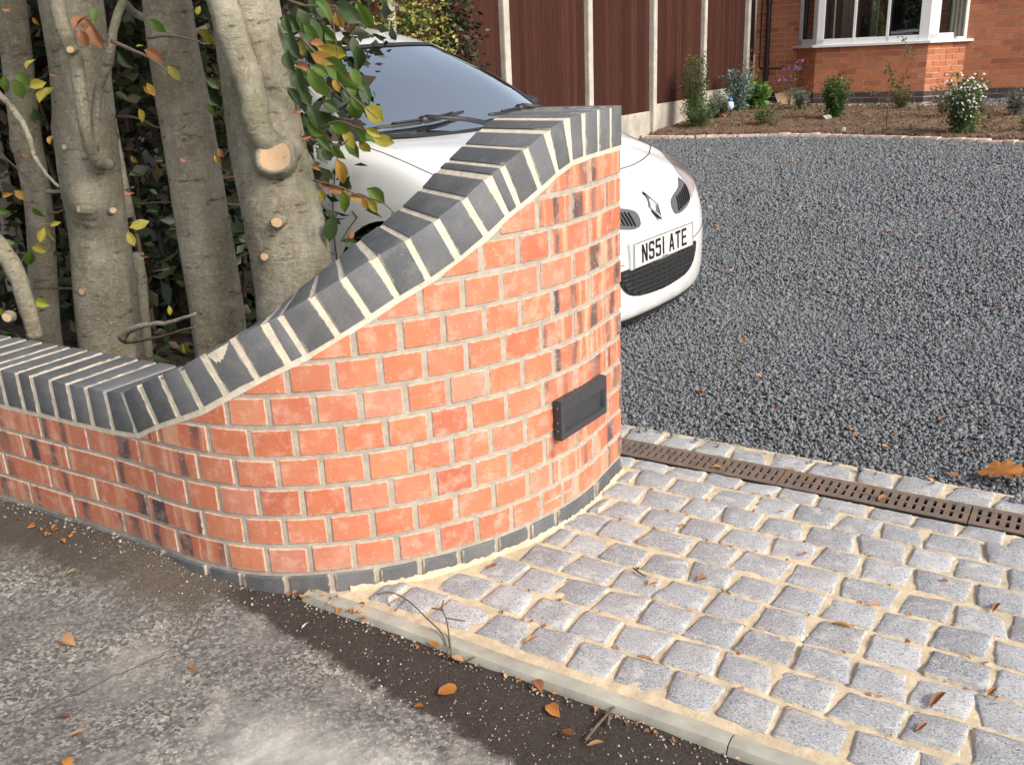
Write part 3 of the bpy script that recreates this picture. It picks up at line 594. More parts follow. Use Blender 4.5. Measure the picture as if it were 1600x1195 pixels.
bed = sheet('planting_bed', -4.74, 4, 420, 9.5, 14.3, 230, lambda A, B: zgv(B)+.035*sstep(B-edge_b(A), .02, .25)*sstep(back_b(A)-B, .02, .2)+.05*nz2(A, B, 9, 14)*.5+.02*nz2(A, B, 40, 15), M['soil'], mask=lambda a, b: (b > edge_b(a)+.03) & (b < back_b(a)-.03))
def soup(name, P, size, m, parent=None, flat=.5, nv='cube', seed=1, kind='stuff', tilt=True):
    """many small irregular stones at P (n,3) as one mesh"""
    r = np.random.default_rng(seed); n = len(P)
    if nv == 'ico':
        ph = (1+5**.5)/2; B = np.array([(-1, ph, 0), (1, ph, 0), (-1, -ph, 0), (1, -ph, 0), (0, -1, ph), (0, 1, ph), (0, -1, -ph), (0, 1, -ph), (ph, 0, -1), (ph, 0, 1), (-ph, 0, -1), (-ph, 0, 1)])/1.9
        T = np.array([(0, 11, 5), (0, 5, 1), (0, 1, 7), (0, 7, 10), (0, 10, 11), (1, 5, 9), (5, 11, 4), (11, 10, 2), (10, 7, 6), (7, 1, 8), (3, 9, 4), (3, 4, 2), (3, 2, 6), (3, 6, 8), (3, 8, 9), (4, 9, 5), (2, 4, 11), (6, 2, 10), (8, 6, 7), (9, 8, 1)])
    else:
        B = np.array([(x, y, z) for x in (-1, 1) for y in (-1, 1) for z in (-1, 1)])*.62; T = np.array([(0, 1, 3), (0, 3, 2), (4, 6, 7), (4, 7, 5), (0, 4, 5), (0, 5, 1), (2, 3, 7), (2, 7, 6), (0, 2, 6), (0, 6, 4), (1, 5, 7), (1, 7, 3)])
    k = len(B); L = B[None]*(1+r.normal(0, .2, (n, k, 3))); sc = size*np.exp(r.normal(0, .28, n)); dims = np.stack([np.ones(n), r.uniform(.55, 1, n), r.uniform(flat*.6, flat, n)], 1)*.5
    L = L*dims[:, None]*sc[:, None, None]
    q = r.normal(0, 1, (n, 4)); q[:, 1:3] *= .45 if tilt else .1; q /= np.linalg.norm(q, axis=1)[:, None]; w_, x, y, z = q.T
    Rm = np.stack([1-2*(y*y+z*z), 2*(x*y-z*w_), 2*(x*z+y*w_), 2*(x*y+z*w_), 1-2*(x*x+z*z), 2*(y*z-x*w_), 2*(x*z-y*w_), 2*(y*z+x*w_), 1-2*(x*x+y*y)], 1).reshape(n, 3, 3)
    V = np.einsum('nij,nkj->nki', Rm, L)+P[:, None]; F = (T[None]+(np.arange(n)*k)[:, None, None]).reshape(-1, 3)
    return npmesh(name, V.reshape(-1, 3), F, m, parent, kind=kind)
def scatter(a0, a1, b0, b1, dens, seed, ok=None, margin=1.35):
    r = np.random.default_rng(seed); n = int((a1-a0)*(b1-b0)*dens); A = r.uniform(a0, a1, n); B = r.uniform(b0, b1, n)
    X = A*av[0]+B*bv[0]; Y = A*av[1]+B*bv[1]; keep = (Y > .4) & (abs(X) < (Y+.25)*.553*margin+.5)
    if ok is not None: keep &= ok(A, B)
    return A[keep], B[keep], X[keep], Y[keep], r
G3 = []
for (b0, b1, dens, sz, nv, amax) in ((2.615, 4.3, 9000, .0152, 'cube', 3.2), (4.3, 6.6, 5200, .0185, 'cube', 5), (6.6, 10.6, 2900, .024, 'cube', 7)):
    A, B, X, Y, r = scatter(-4.7, amax, b0, b1, dens, 20+int(b0), lambda A, B: (B < edge_b(A)-.02) & ((A > -1.62) | (B > 2.9)) & (A > -4.6))
    if b0 > 6: k = (A > -4.6)
    Z = zgv(B)-.009+.005*r.random(len(A))+.010*nz2(A, B, 3, 31)+.004*(r.random(len(A)) < .15)
    soup('gravel', np.stack([X, Y, Z], 1), sz, M['gravel'], nv=nv, seed=40+int(b0))
A, B, X, Y, r = scatter(-4.7, 3, 13.2, 14.38, 1500, 27, lambda A, B: (B > back_b(A)+.05)); soup('gravel', np.stack([X, Y, zgv(B)+.0], 1), .026, M['gravel'], seed=77)
# stones spilling onto the edge setts
A, B, X, Y, r = scatter(-1.6, 3, 2.58, 2.66, 700, 28); soup('gravel', np.stack([X, Y, -.040+.004*r.random(len(A))], 1), .016, M['gravel'], nv='ico', seed=78)
# grit loose on the new asphalt strip
A, B, X, Y, r = scatter(-3.2, .8, .75, 1.31, 2300, 29, lambda A, B: B > .99-A*.135-.05*(A > -1.6)-.12*(A < -1.6)); soup('grit', np.stack([X, Y, road_z(A, B)+.0005], 1), .0042, M['grit'], nv='cube', seed=79, flat=.8)
A, B, X, Y, r = scatter(-1.55, .9, 1.285, 1.316, 5200, 30); soup('grit', np.stack([X, Y, road_z(A, B)+.002], 1), .0055, M['grit'], nv='cube', seed=80, flat=.8)
A, B, X, Y, r = scatter(-3.3, -1.45, 1.15, 1.33, 5000, 33, lambda A, B: np.array([0 < wall_clear(a, b) < .07*q for a, b, q in zip(A, B, np.random.default_rng(1).random(len(A))**1.6)])); soup('grit', np.stack([X, Y, road_z(A, B)+.002], 1), .006, M['grit'], nv='cube', seed=81, flat=.8)
# clods on the bed
A, B, X, Y, r = scatter(-4.7, 3, 10.0, 13.6, 500, 31, lambda A, B: (B > edge_b(A)+.05) & (B < back_b(A)-.05)); soup('soil_clods', np.stack([X, Y, zgv(B)+.035], 1), .026, M['soil'], seed=82)
# the lines of small pale setts round the bed
M['pink'] = m_simple('pinkish_edging_sett', (.50, .40, .34), .9, .3, 30, .6, .004)
def edging(pts, name, label, step=.125):
    P = [AB(a, b, 0) for a, b in pts]; root = empty(name, label, 'edging', AB(*pts[len(pts)//2], zg(pts[len(pts)//2][1])))
    cum = [0]
    for i in range(1, len(P)): cum.append(cum[-1]+(P[i]-P[i-1]).length)
    me = sett_small; d = .02
    while d < cum[-1]:
        i = max(j for j in range(len(cum)) if cum[j] <= d); t = (d-cum[i])/max(1e-6, (cum[min(i+1, len(cum)-1)]-cum[i])) if i < len(P)-1 else 0
        p = P[i].lerp(P[min(i+1, len(P)-1)], t); dr = (P[min(i+1, len(P)-1)]-P[min(i, len(P)-2)]); bb = p.x*bv[0]+p.y*bv[1]
        o = bpy.data.objects.new('sett', random.choice(me)); link(o, root)
        o.matrix_basis = inv_w(root) @ (Matrix.Translation((p.x, p.y, zg(bb)+.028+random.uniform(-.008, .008))) @ Matrix.Rotation(math.atan2(dr.y, dr.x)+random.uniform(-.12, .12), 4, 'Z') @ Matrix.Diagonal((random.uniform(1.05, 1.3), 1.05, 1.1, 1)))
        d += step*random.uniform(.92, 1.08)
sett_small = []
for m_ in SETTS[:8]:
    q = m_.copy(); q.materials.clear(); q.materials.append(M['pink']); sett_small.append(q)
edging([q for q in EDG if q[0] < 2], 'bed_edging', 'curving row of small pinkish setts between gravel drive and soil bed', .115)
edging([q for q in BACK if q[0] < 2], 'bed_edging', 'row of small pale setts along the back of the soil bed under the house', .125)
# ================================================================== THE HOUSE
house = empty('brick_house', 'orange brick house with white bay window, brown drainpipe and dark brick plinth', 'house', AB(-2.9, 14.4, .33))
HM = ABM
def hb(name, segs, z0, z1, x_from, x_to, colour, parts, header_phase=0):
    pass
hb_me = {}
def hbrick_mesh(L, Hh, D, m):
    k = (round(L, 3), Hh, m.name)
    if k not in hb_me:
        b = MB().box((0, 0, 0), (L, D, Hh)); me = bpy.data.meshes.new('brick'); me.from_pydata(b.v, [], b.f); bm = bmesh.new(); bm.from_mesh(me); bmesh.ops.recalc_face_normals(bm, faces=bm.faces); bm.to_mesh(me); bm.free(); me.materials.append(m); hb_me[k] = me
    return hb_me[k]
rest = MB(); nh = 0
ZB = .49
def face_bricks(p0, p1, zlo, zhi, mat_, name, vis, phase):
    """lay courses on the vertical face from p0 to p1 (a,b), outward to the right of p0->p1"""
    global nh
    P0 = Vector((p0[0], p0[1], 0)); P1 = Vector((p1[0], p1[1], 0)); d = (P1-P0); Lt = d.length; d.normalize(); an = math.atan2(d.y, d.x)
    k = 0; z = zlo
    while z < zhi-.01:
        x = 0; c = int(round((z-ZB)/.075)); off = [.0, .1125][(c+phase) % 2]; first = True
        while x < Lt-.02:
            L = .215 if not (c % 4 == 1 and int(x/.225) % 2) else .1025
            if first and off: L = .1025
            first = False
            L = min(L, Lt-x)
            if Lt-(x+L) < .03: L = Lt-x
            Mx = ABM @ Matrix.Translation(P0+d*(x+L/2)+Vector((0, 0, z+.0375))) @ Matrix.Rotation(an, 4, 'Z') @ Matrix.Translation((0, .010+random.uniform(-.0012, .0012), 0))
            cc = Mx.translation; aa = cc.x*av[0]+cc.y*av[1]
            if vis(aa, z) and nh < 292:
                o = bpy.data.objects.new(name, hbrick_mesh(L-.0, .065, .03, mat_) if L < .2 else hbrick_mesh(.215, .065, .03, mat_)); link(o, house); o.matrix_basis = inv_w(house) @ Mx; nh += 1
            elif mat_ is M['hbrick']: rest.box((0, 0, 0), (L, .03, .065), Mx)
            x += L+.010
        z += .075; k += 1
def core(p0, p1, z0, z1, th=.1):
    P0 = Vector((p0[0], p0[1], 0)); P1 = Vector((p1[0], p1[1], 0)); d = P1-P0; L = d.length; an = math.atan2(d.y, d.x)
    return (Matrix.Translation((P0+P1)/2+Vector((0, 0, (z0+z1)/2))) @ Matrix.Rotation(an, 4, 'Z') @ Matrix.Translation((0, th/2+.003, 0)), (L, th, z1-z0))
cr = MB()
BL0, BL1, BR0, BR1 = (-4.11, 14.4), (-3.70, 13.85), (-2.25, 13.85), (-1.87, 14.4)
zt = 1.085
for p0, p1, z0, z1 in (((-4.745, 14.4), BL0, 0, 4.6), (BR1, (3.4, 14.4), 0, 4.6), (BL0, BL1, 0, zt), (BL1, BR0, 0, zt), (BR0, BR1, 0, zt)):
    Mx, dm = core(p0, p1, z0, z1); cr.box((0, 0, 0), dm, ABM @ Mx)
cr.box(((-4.11-1.87)/2, 14.45, 3.6), (2.24, .1, 2.0), ABM)
cr.box((-4.70, 19, 2.2), (.1, 9, 4.8), ABM)
cr.obj('wall', M['hmortar'], house)
vis = lambda a, z: z < 1.80 and a < -.95
for nm, mt, z0, z1 in (('plinth_brick', M['hblue'], ZB-.15, ZB-.01), ('brick', M['hbrick'], ZB, 4.5)):
    face_bricks((-4.745, 14.4), BL0, z0, z1, mt, nm, vis, 0)
    face_bricks(BR1, (3.3, 14.4), z0, z1, mt, nm, vis, 1)
    z1b = z1 if z1 < 1 else zt-.01
    face_bricks(BL0, BL1, z0, z1b, mt, nm, vis, 1); face_bricks(BL1, BR0, z0, z1b, mt, nm, vis, 0); face_bricks(BR0, BR1, z0, z1b, mt, nm, vis, 1)
rest.obj('brickwork', M['hbrick_i'], house, kind='stuff')
# roof and eaves
b = MB(); b.add([(-5.1, 14.0, 4.5), (3.8, 14.0, 4.5), (3.8, 18.5, 7.4), (-5.1, 18.5, 7.4), (-5.1, 14.0, 4.62), (3.8, 14.0, 4.62), (3.8, 18.5, 7.55), (-5.1, 18.5, 7.55)], [(0, 1, 2, 3), (7, 6, 5, 4), (0, 4, 5, 1), (1, 5, 6, 2), (2, 6, 7, 3), (3, 7, 4, 0)], ABM)
b.obj('roof', m_simple('roof_tiles', (.16, .075, .05), .9, .3, 12), house)
# sill
def off(poly, d):
    out = []
    for i, p in enumerate(poly): out.append(p)
    return out
sb = MB(); outl = [(-4.20, 14.40), (-3.735, 13.79), (-2.215, 13.79), (-1.775, 14.40)]; inn = [(-4.0, 14.40), (-3.67, 13.90), (-2.28, 13.90), (-1.97, 14.40)]
V = [(x, y, z) for z in (1.088, 1.118) for x, y in outl]+[(x, y, z) for z in (1.088, 1.13) for x, y in inn]
F = []
for i in range(3): F += [(i, i+1, 5+i, 4+i), (4+i, 5+i, 13+i, 12+i), (i, 8+i, 9+i, i+1), (8+i, 12+i, 13+i, 9+i)]
sb.add(V, F+[(0, 4, 12, 8), (3, 11, 15, 7)], ABM); sb.obj('sill', M['upvc'], house)
def window(p0, p1, panes, z0=1.12, z1=2.5, post=.085, zb=.075):
    """panes: list of (x0,x1) along the face"""
    P0 = Vector((p0[0], p0[1], 0)); P1 = Vector((p1[0], p1[1], 0)); d = P1-P0; L = d.length; an = math.atan2(d.y, d.x)
    F = ABM @ Matrix.Translation(P0) @ Matrix.Rotation(an, 4, 'Z'); fr = MB()
    fr.box((L/2, .035, z0+zb/2), (L, .07, zb)); fr.box((L/2, .035, z1-.03), (L, .07, .06)); xs = [0]+[q for p in panes for q in p]+[L]
    for i in range(0, len(xs), 2):
        a, b_ = xs[i], xs[i+1]; fr.box(((a+b_)/2, .035-.001*(i % 4), (z0+z1)/2), (b_-a, .07, z1-z0-.001))
    root = fr.obj('window', M['upvc'], house, F, bevel=.004)
    for a, b_ in panes:
        MB().box(((a+b_)/2, .040, (z0+zb+z1-.06)/2), (b_-a, .006, z1-z0-.06-zb)).obj('pane', M['glass'], root, F)
        g = MB()
        for (cx, cz, wx, wz) in ((a+.006, (z0+z1)/2, .008, z1-z0-.15), (b_-.006, (z0+z1)/2, .008, z1-z0-.15), ((a+b_)/2, z0+zb+.006, b_-a-.016, .008)): g.box((cx, .018, cz), (wx, .03, wz))
        g.obj('gasket', M['trim'], root, F)
    return F
window(BL1, BR0, [(.095, .475), (.515, .905), (.945, 1.325)])
window(BR0, BR1, [(.17, .53)], zb=.085); window(BL0, BL1, [(.14, .54)], zb=.085)
# room behind, curtains
b = MB(); b.box((-2.95, 17.0, 1.9), (3.2, .05, 2.6)); b.box((-4.35, 15.85, 1.9), (.05, 2.6, 2.6)); b.box((-1.6, 15.85, 1.9), (.05, 2.6, 2.6)); b.box((-2.95, 15.85, .95), (3.2, 2.6, .05)); b.box((-2.95, 15.85, 2.62), (3.2, 2.6, .05)); b.obj('room', M['room'], house, ABM)
def curtain(a, b_, w, n=7):
    V = []; F = []
    for i in range(n*3+1):
        x = a+w*i/(n*3); y = b_+.022*math.sin(i*2.1); V += [(x, y, 1.15), (x, y, 2.45)]
    for i in range(n*3): F.append((2*i, 2*i+2, 2*i+3, 2*i+1))
    mk('curtain', V, F, M['curtain'], house, ABM, smooth=True)
curtain(-3.50, 14.35, .16, 4); curtain(-3.12, 14.4, .10, 3); curtain(-2.18, 14.22, .30, 6); curtain(-3.98, 14.40, .14, 3)
MB().box((-2.02, 14.155, 1.32), (.075, .004, .085), ABM).obj('window_sticker', M['blue'], house) if False else None
b = MB(); st0 = Vector((BR0[0], BR0[1], 0)); dd = (Vector((BR1[0], BR1[1], 0))-st0); an = math.atan2(dd.y, dd.x)
MB().box((.48, .032, 1.265), (.075, .003, .11)).obj('window_sticker', M['blue'], house, ABM @ Matrix.Translation(st0) @ Matrix.Rotation(an, 4, 'Z'))
b = MB(); b.tube([(0, 0, 0), (0, 0, .075)], [.035, .05], 14, Matrix.Translation(AB(-3.0, 13.96, 1.135))); o = b.obj('plant_pot', M['stake']); smooth_by(o); tag(o, 'small white pot standing on the sill inside the middle pane of the bay window', 'pot')
# drainpipe and cable
pp = MB(); a0 = -4.545
pp.tube([(a0, 14.34, .36), (a0, 14.34, 4.4)], .034, 12, ABM); o = pp.obj('drainpipe', M['pipe'], house); smooth_by(o)
for z in (.75, 1.75, 2.8): MB().tube([(a0, 14.34, z-.03), (a0, 14.34, z+.03)], .041, 12, ABM).obj('pipe_collar', M['pipe'], house)
MB().tube([(-4.66, 14.385, 3), (-4.668, 14.385, .86), (-4.655, 14.383, .83), (-4.60, 14.385, .82), (-4.32, 14.385, .82), (-4.30, 14.385, .87)], .008, 6, ABM).obj('cable', M['pipe'], house)

# ================================================================== THE FENCE
fence = empty('board_fence', 'tall dark brown close-board fence with pale concrete posts along the left side', 'fence', AB(-4.75, 9, .2))
POSTS = [2.62, 4.22, 5.82, 7.42, 9.02, 10.65, 12.25, 13.97]; AF = -4.75
bme = []
for i in range(3):
    q = MB().add([(-.012, -.052, 0), (-.004, .052, 0), (.004, .052, 0), (.010, -.052, 0)]+[(-.012, -.052, 1.72), (-.004, .052, 1.72), (.004, .052, 1.72), (.010, -.052, 1.72)], [(0, 1, 2, 3), (7, 6, 5, 4), (0, 4, 5, 1), (1, 5, 6, 2), (2, 6, 7, 3), (3, 7, 4, 0)])
    me = bpy.data.meshes.new('fence_board'); me.from_pydata(q.v, [], q.f); me.materials.append(M['fence']); bme.append(me)
pm = MB().box((0, 0, 0), (.10, .095, 2.6)); pmes = pm.obj('post', M['conc'], fence, bevel=.012, seg=2); pme = pmes.data; bpy.data.objects.remove(pmes)
for b_ in POSTS:
    o = bpy.data.objects.new('post', pme); link(o, fence); o.matrix_basis = inv_w(fence) @ ABM @ Matrix.Translation((AF+.0, b_, zg(b_)+.85))
for b0_, b1_ in zip(POSTS, POSTS[1:]+[14.42]):
    x = b0_+.05+.045; zb = zg((b0_+b1_)/2)
    gt = {0: .32}.get(0); ztop = zb+.30
    while x < b1_-.05:
        o = bpy.data.objects.new('fence_board', random.choice(bme)); link(o, fence)
        o.matrix_basis = inv_w(fence) @ ABM @ Matrix.Translation((AF-.012, x, ztop-.01)) @ Matrix.Rotation(random.uniform(-.006, .006), 4, 'X') @ Matrix.Rotation(math.pi+.10, 4, 'Z'); x += .079
    MB().box((AF-.016, (b0_+b1_)/2, zb+.12), (.05, b1_-b0_-.095, .37), ABM).obj('gravel_board', M['board_conc'], fence, bevel=.01, seg=2)
    for z in (.55, 1.7): MB().box((AF-.06, (b0_+b1_)/2, zb+z), (.05, b1_-b0_-.1, .09), ABM).obj('rail', M['fence'], fence)
# ================================================================== THE CAR
OP = [.7152, 4.0769, -.1056]; H_, RL_, PT_ = -.6882, .0274, .0192
f_ = Vector((math.cos(H_)*math.cos(PT_), math.sin(H_)*math.cos(PT_), math.sin(PT_)))
l_ = Vector((-math.sin(H_), math.cos(H_), 0))*math.cos(RL_)+Vector((0, 0, math.sin(RL_))); l_ = (l_-f_*l_.dot(f_)).normalized(); u_ = f_.cross(l_)
CM = Matrix(((-f_.x, l_.x, u_.x, OP[0]), (-f_.y, l_.y, u_.y, OP[1]), (-f_.z, l_.z, u_.z, OP[2]), (0, 0, 0, 1)))  # x back from the nose, y to the far side, z up (mirrored frame)
CARM = CM
car = empty('parked_car', 'white hatchback car parked nose-out on the gravel behind the brick wall', 'car', (CM @ Vector((2, 0, 0))))
# 13 stations round the half outline (front centre -> side -> rear centre), one row per level
BX=np.array([0,.012,.06,.16,.30,.50,.83,1.25,2.0,2.9,3.45,3.88,3.97])
BY=np.array([0,.25,.47,.64,.75,.815,.845,.853,.853,.85,.83,.70,0])
def row(dx,dy,z,zs=None):
    # dx inset at front, dy inset at side; z list of knots
    k=np.arange(13)
    x=BX.copy();wf=np.interp(k,[0,3,5,7],[1,.8,.35,0]);x=x+dx*wf
    wr=np.interp(k,[9,11,12],[0,1,1]);x=x-dx*.5*wr
    y=BY.copy();y=y-dy*np.interp(k,[0,1,3,5,12],[0,.2,.8,1,1])*(BY>0)
    zz=np.interp(k,*zip(*z))
    return np.stack([x,y,zz],1)
ROWS=[row(.16,.09,[(0,.145),(12,.22)]),
 row(.05,.03,[(0,.135),(3,.145),(6,.2),(12,.22)]),
 row(.012,.008,[(0,.195),(6,.24),(12,.3)]),
 row(.0,.0,[(0,.33),(6,.38),(12,.42)]),
 row(.004,.0,[(0,.45),(6,.5),(12,.52)]),
 row(.025,.0,[(0,.54),(3,.56),(6,.62),(12,.64)]),
 row(.06,.01,[(0,.62),(3,.64),(5,.70),(7,.76),(12,.8)]),
 row(.125,.04,[(0,.67),(2,.68),(3,.69),(4,.715),(5,.76),(6,.85),(7,.90),(12,.95)]),
 row(.22,.09,[(0,.725),(2,.73),(3,.74),(4,.765),(5,.805),(6,.895),(7,.945),(9,.99),(12,1.02)]),
 row(.34,.17,[(0,.77),(2,.78),(3,.79),(4,.81),(5,.84),(6,.915),(7,.965),(9,1.0),(12,1.03)])]
c=ROWS[-1]
h1=np.stack([np.array([.50,.505,.52,.56,.62,.70,.90,1.16]),np.array([0,.14,.25,.33,.38,.42,.46,.50]),np.array([.84,.842,.845,.855,.872,.89,.925,.962])],1)
h2=np.stack([np.array([.62,.62,.63,.66,.70,.78,.93,1.06]),np.zeros(8),np.array([.868,.868,.87,.875,.882,.895,.92,.942])],1)
def cr(P,n):
    """Catmull-Rom resample along axis 0, n steps per interval"""
    P=np.asarray(P,float);Q=np.concatenate([[2*P[0]-P[1]],P,[2*P[-1]-P[-2]]]);out=[]
    for i in range(len(P)-1):
        p0,p1,p2,p3=Q[i:i+4]
        for t in np.arange(n)/n:
            out.append(.5*((2*p1)+(-p0+p2)*t+(2*p0-5*p1+4*p2-p3)*t*t+(-p0+3*p1-3*p2+p3)*t**3))
    out.append(P[-1]);return np.array(out)
def body_grid(nt=7,nl=4):
    G=cr(np.array(ROWS),nl)             # levels x 13 x 3
    G=np.transpose(cr(np.transpose(G,(1,0,2)),nt),(1,0,2))
    return G                            # L x T x 3
def hood_grid(nt=7,nl=4):
    R=np.array([ROWS[-2][:8],ROWS[-1][:8],h1,h2]);G=cr(R,nl)[nl:]
    return np.transpose(cr(np.transpose(G,(1,0,2)),nt),(1,0,2))

def cpt(p): return CARM @ Vector(p)
def cmesh(name, V, F, m, parent, smooth=True, deg=30):
    """vertices in car coordinates; frame is left-handed so faces get recalculated"""
    pw = parent; me = bpy.data.meshes.new(name); me.from_pydata([cpt(v) for v in V], [], F)
    bm = bmesh.new(); bm.from_mesh(me); bmesh.ops.remove_doubles(bm, verts=bm.verts, dist=1e-5); bmesh.ops.recalc_face_normals(bm, faces=bm.faces); bm.to_mesh(me); bm.free()
    o = mo(name, me, m, pw, None, smooth)
    if smooth: smooth_by(o, deg)
    return o
def grid_f(nr, nc, off=0, flip=False): return [(off+i*nc+j, off+i*nc+j+1, off+(i+1)*nc+j+1, off+(i+1)*nc+j) for i in range(nr-1) for j in range(nc-1)]
G = body_grid(8, 4); Hd = hood_grid(8, 4)
# wheel arches
AX = [(.86, .285), (3.43, .285)]; RA = .362
V = []; F = []
nr, nc = G.shape[:2]
for s in (1, -1):
    P = G.copy(); bad = np.zeros((nr, nc), bool)
    for ax, az in AX:
        d = np.hypot(P[..., 0]-ax, P[..., 2]-az); side = P[..., 1] > .55
        bad |= (d < RA-.012) & side
        near = (abs(d-RA) < .045) & side & (P[..., 2] > .2)
        sc = RA/np.maximum(d, 1e-6); P[..., 0] = np.where(near, ax+(P[..., 0]-ax)*sc, P[..., 0]); P[..., 2] = np.where(near, az+(P[..., 2]-az)*sc, P[..., 2])
        bad |= (np.hypot(P[..., 0]-ax, P[..., 2]-az) < RA-.02) & side
    o_ = len(V); V += [(q[0], s*q[1], q[2]) for q in P.reshape(-1, 3)]
    for i in range(nr-1):
        for j in range(nc-1):
            if bad[i, j] or bad[i+1, j] or bad[i, j+1] or bad[i+1, j+1]: continue
            F.append((o_+i*nc+j, o_+i*nc+j+1, o_+(i+1)*nc+j+1, o_+(i+1)*nc+j))
body = cmesh('body', V, F, M['paint'], car, deg=40)
V = []; F = []
for s in (1, -1):
    o_ = len(V); V += [(q[0], s*q[1], q[2]) for q in Hd.reshape(-1, 3)]; F += grid_f(Hd.shape[0], Hd.shape[1], o_)
bonnet = cmesh('bonnet', V, F, M['paint'], car, deg=40)
# surface lookup for things set into the front
def bvh_of(GG):
    V = []; F = []
    for g in GG:
        for s in (1, -1):
            o_ = len(V); V += [Vector((q[0], s*q[1], q[2])) for q in g.reshape(-1, 3)]; F += grid_f(g.shape[0], g.shape[1], o_)
    return BVHTree.FromPolygons(V, F)
BV = bvh_of([G, Hd])
def onx(y, z, d=(1, 0, 0), start=-1.):
    d = Vector(d).normalized(); o_ = Vector((0, y, z))-d*1.0 if d.x < .999 else Vector((start, y, z))
    h = BV.ray_cast(o_, d); return h[0] if h[0] else Vector((.0, y, z))
def patch(name, poly, m, parent, lift=.004, n=26, d=(1, 0, 0), thick=.0):
    """fill a (y,z) outline with a fine grid wrapped on the body"""
    bm = bmesh.new(); vs = [bm.verts.new((0, y, z)) for y, z in poly]; f0 = bm.faces.new(vs); bmesh.ops.triangulate(bm, faces=[f0])
    for _ in range(4 if n > 20 else 3): bmesh.ops.subdivide_edges(bm, edges=[e for e in bm.edges if e.calc_length() > .018], cuts=1, use_grid_fill=True)
    bmesh.ops.triangulate(bm, faces=bm.faces[:])
    V = []
    for v in bm.verts:
        h = onx(v.co.y, v.co.z, d); V.append(h-Vector(d).normalized()*lift)
    bm.verts.index_update(); F = [tuple(w_.index for w_ in f.verts) for f in bm.faces]; bm.free()
    return cmesh(name, [tuple(v) for v in V], F, m, parent, True, 60)
def smooth_poly(pts, n=4):
    P = [Vector(p) for p in pts]; out = []; k = len(P)
    for i in range(k):
        p0, p1, p2, p3 = P[(i-1) % k], P[i], P[(i+1) % k], P[(i+2) % k]
        for t in [j/n for j in range(n)]: out.append(tuple(.5*((2*p1)+(-p0+p2)*t+(2*p0-5*p1+4*p2-p3)*t*t+(-p0+3*p1-3*p2+p3)*t**3)))
    return out
# lower grille
gp = smooth_poly([(-.33, .378), (-.16, .372), (0, .371), (.16, .372), (.33, .382), (.335, .33), (.29, .275), (.2, .245), (0, .232), (-.2, .245), (-.29, .275), (-.335, .33)], 3)
grille = patch('lower_grille', gp, M['black'], car, .003)
for z in np.arange(.250, .375, .021):
    hw = np.interp(z, [.235, .25, .28, .33, .38], [.10, .20, .285, .325, .325]); xs = np.linspace(-hw, hw, 17)
    b = MB(); L_ = [onx(y, z)-Vector((.006, 0, 0)) for y in xs]; b.tube([cpt(p) for p in L_], .0035, 5); b.obj('grille_bar', M['trim'], grille, smooth=True)
for y0 in np.arange(-.30, .301, .05):
    zt_ = .372; zb_ = np.interp(abs(y0), [0, .2, .29, .33], [.236, .248, .278, .33]); b = MB(); b.tube([cpt(onx(y0, z)-Vector((.004, 0, 0))) for z in np.linspace(zb_, zt_, 5)], .0022, 4); b.obj('grille_bar', M['trim'], grille, smooth=True)
# upper intakes
for s in (1, -1):
    ip = smooth_poly([(.375*s, .668), (.28*s, .64), (.175*s, .613), (.140*s, .585), (.148*s, .542), (.21*s, .536), (.30*s, .553), (.352*s, .575), (.362*s, .61)], 3)
    it = patch('air_intake', ip, M['grey_trim'], car, .003)
    for q in np.linspace(.19, .33, 7):
        zt_ = np.interp(q, [.19, .33], [.608, .640]); zb_ = np.interp(q, [.19, .33], [.548, .575]); b = MB()
        b.tube([cpt(onx(s*(q+.02*(z-zb_)/.06), z)-Vector((.006, 0, 0))) for z in np.linspace(zb_, zt_, 5)], [.0045]*5, 5); b.obj('slat', M['black'], it, smooth=True)
    # headlamps, wrapped diagonally round the corner
    d = (.72, -.69*s, -.05)
    hp = [(.362, .578), (.40, .668), (.47, .700), (.56, .722), (.66, .75), (.78, .775), (.80, .755), (.72, .70), (.60, .648), (.48, .612), (.40, .588)]
    def wrapc(y, z):
        h = BV.ray_cast(Vector((-.3+ (y-.36)*.25, s*(y+.25*(y-.36)), z)), Vector((1, -s*.0, 0))); return h[0]
    pts3 = []
    for y, z in smooth_poly(hp, 2):
        yy = min(y, .79); h = BV.ray_cast(Vector((-.5, s*yy, z)), Vector((1, 0, 0)))[0]
        if h is None: h = BV.ray_cast(Vector((.45, s*1.5, z)), Vector((0, -s, 0)))[0]
        if y > .70:                                      # rear corner reached from the side
            h2 = BV.ray_cast(Vector((.40+(y-.70)*2.2, s*1.5, z)), Vector((0, -s, 0)))[0]; h = h2 or h
        pts3.append(h)
    c0 = sum(pts3, Vector())/len(pts3); bm = bmesh.new(); vs = [bm.verts.new(p) for p in pts3]; f0 = bm.faces.new(vs); bmesh.ops.triangulate(bm, faces=[f0])
    for _ in range(4): bmesh.ops.subdivide_edges(bm, edges=[e for e in bm.edges if e.calc_length() > .03], cuts=1, use_grid_fill=True)
    bmesh.ops.triangulate(bm, faces=bm.faces[:]); bm.verts.index_update(); V = []
    for v in bm.verts:
        h = BV.find_nearest(v.co); V.append(tuple(h[0]+(v.co-h[0])*.0+(h[0]-Vector((2, 0, .4))).normalized()*.005))
    F = [tuple(w_.index for w_ in f.verts) for f in bm.faces]; bm.free(); cmesh('headlight', V, F, M['lens'], car, True, 60)
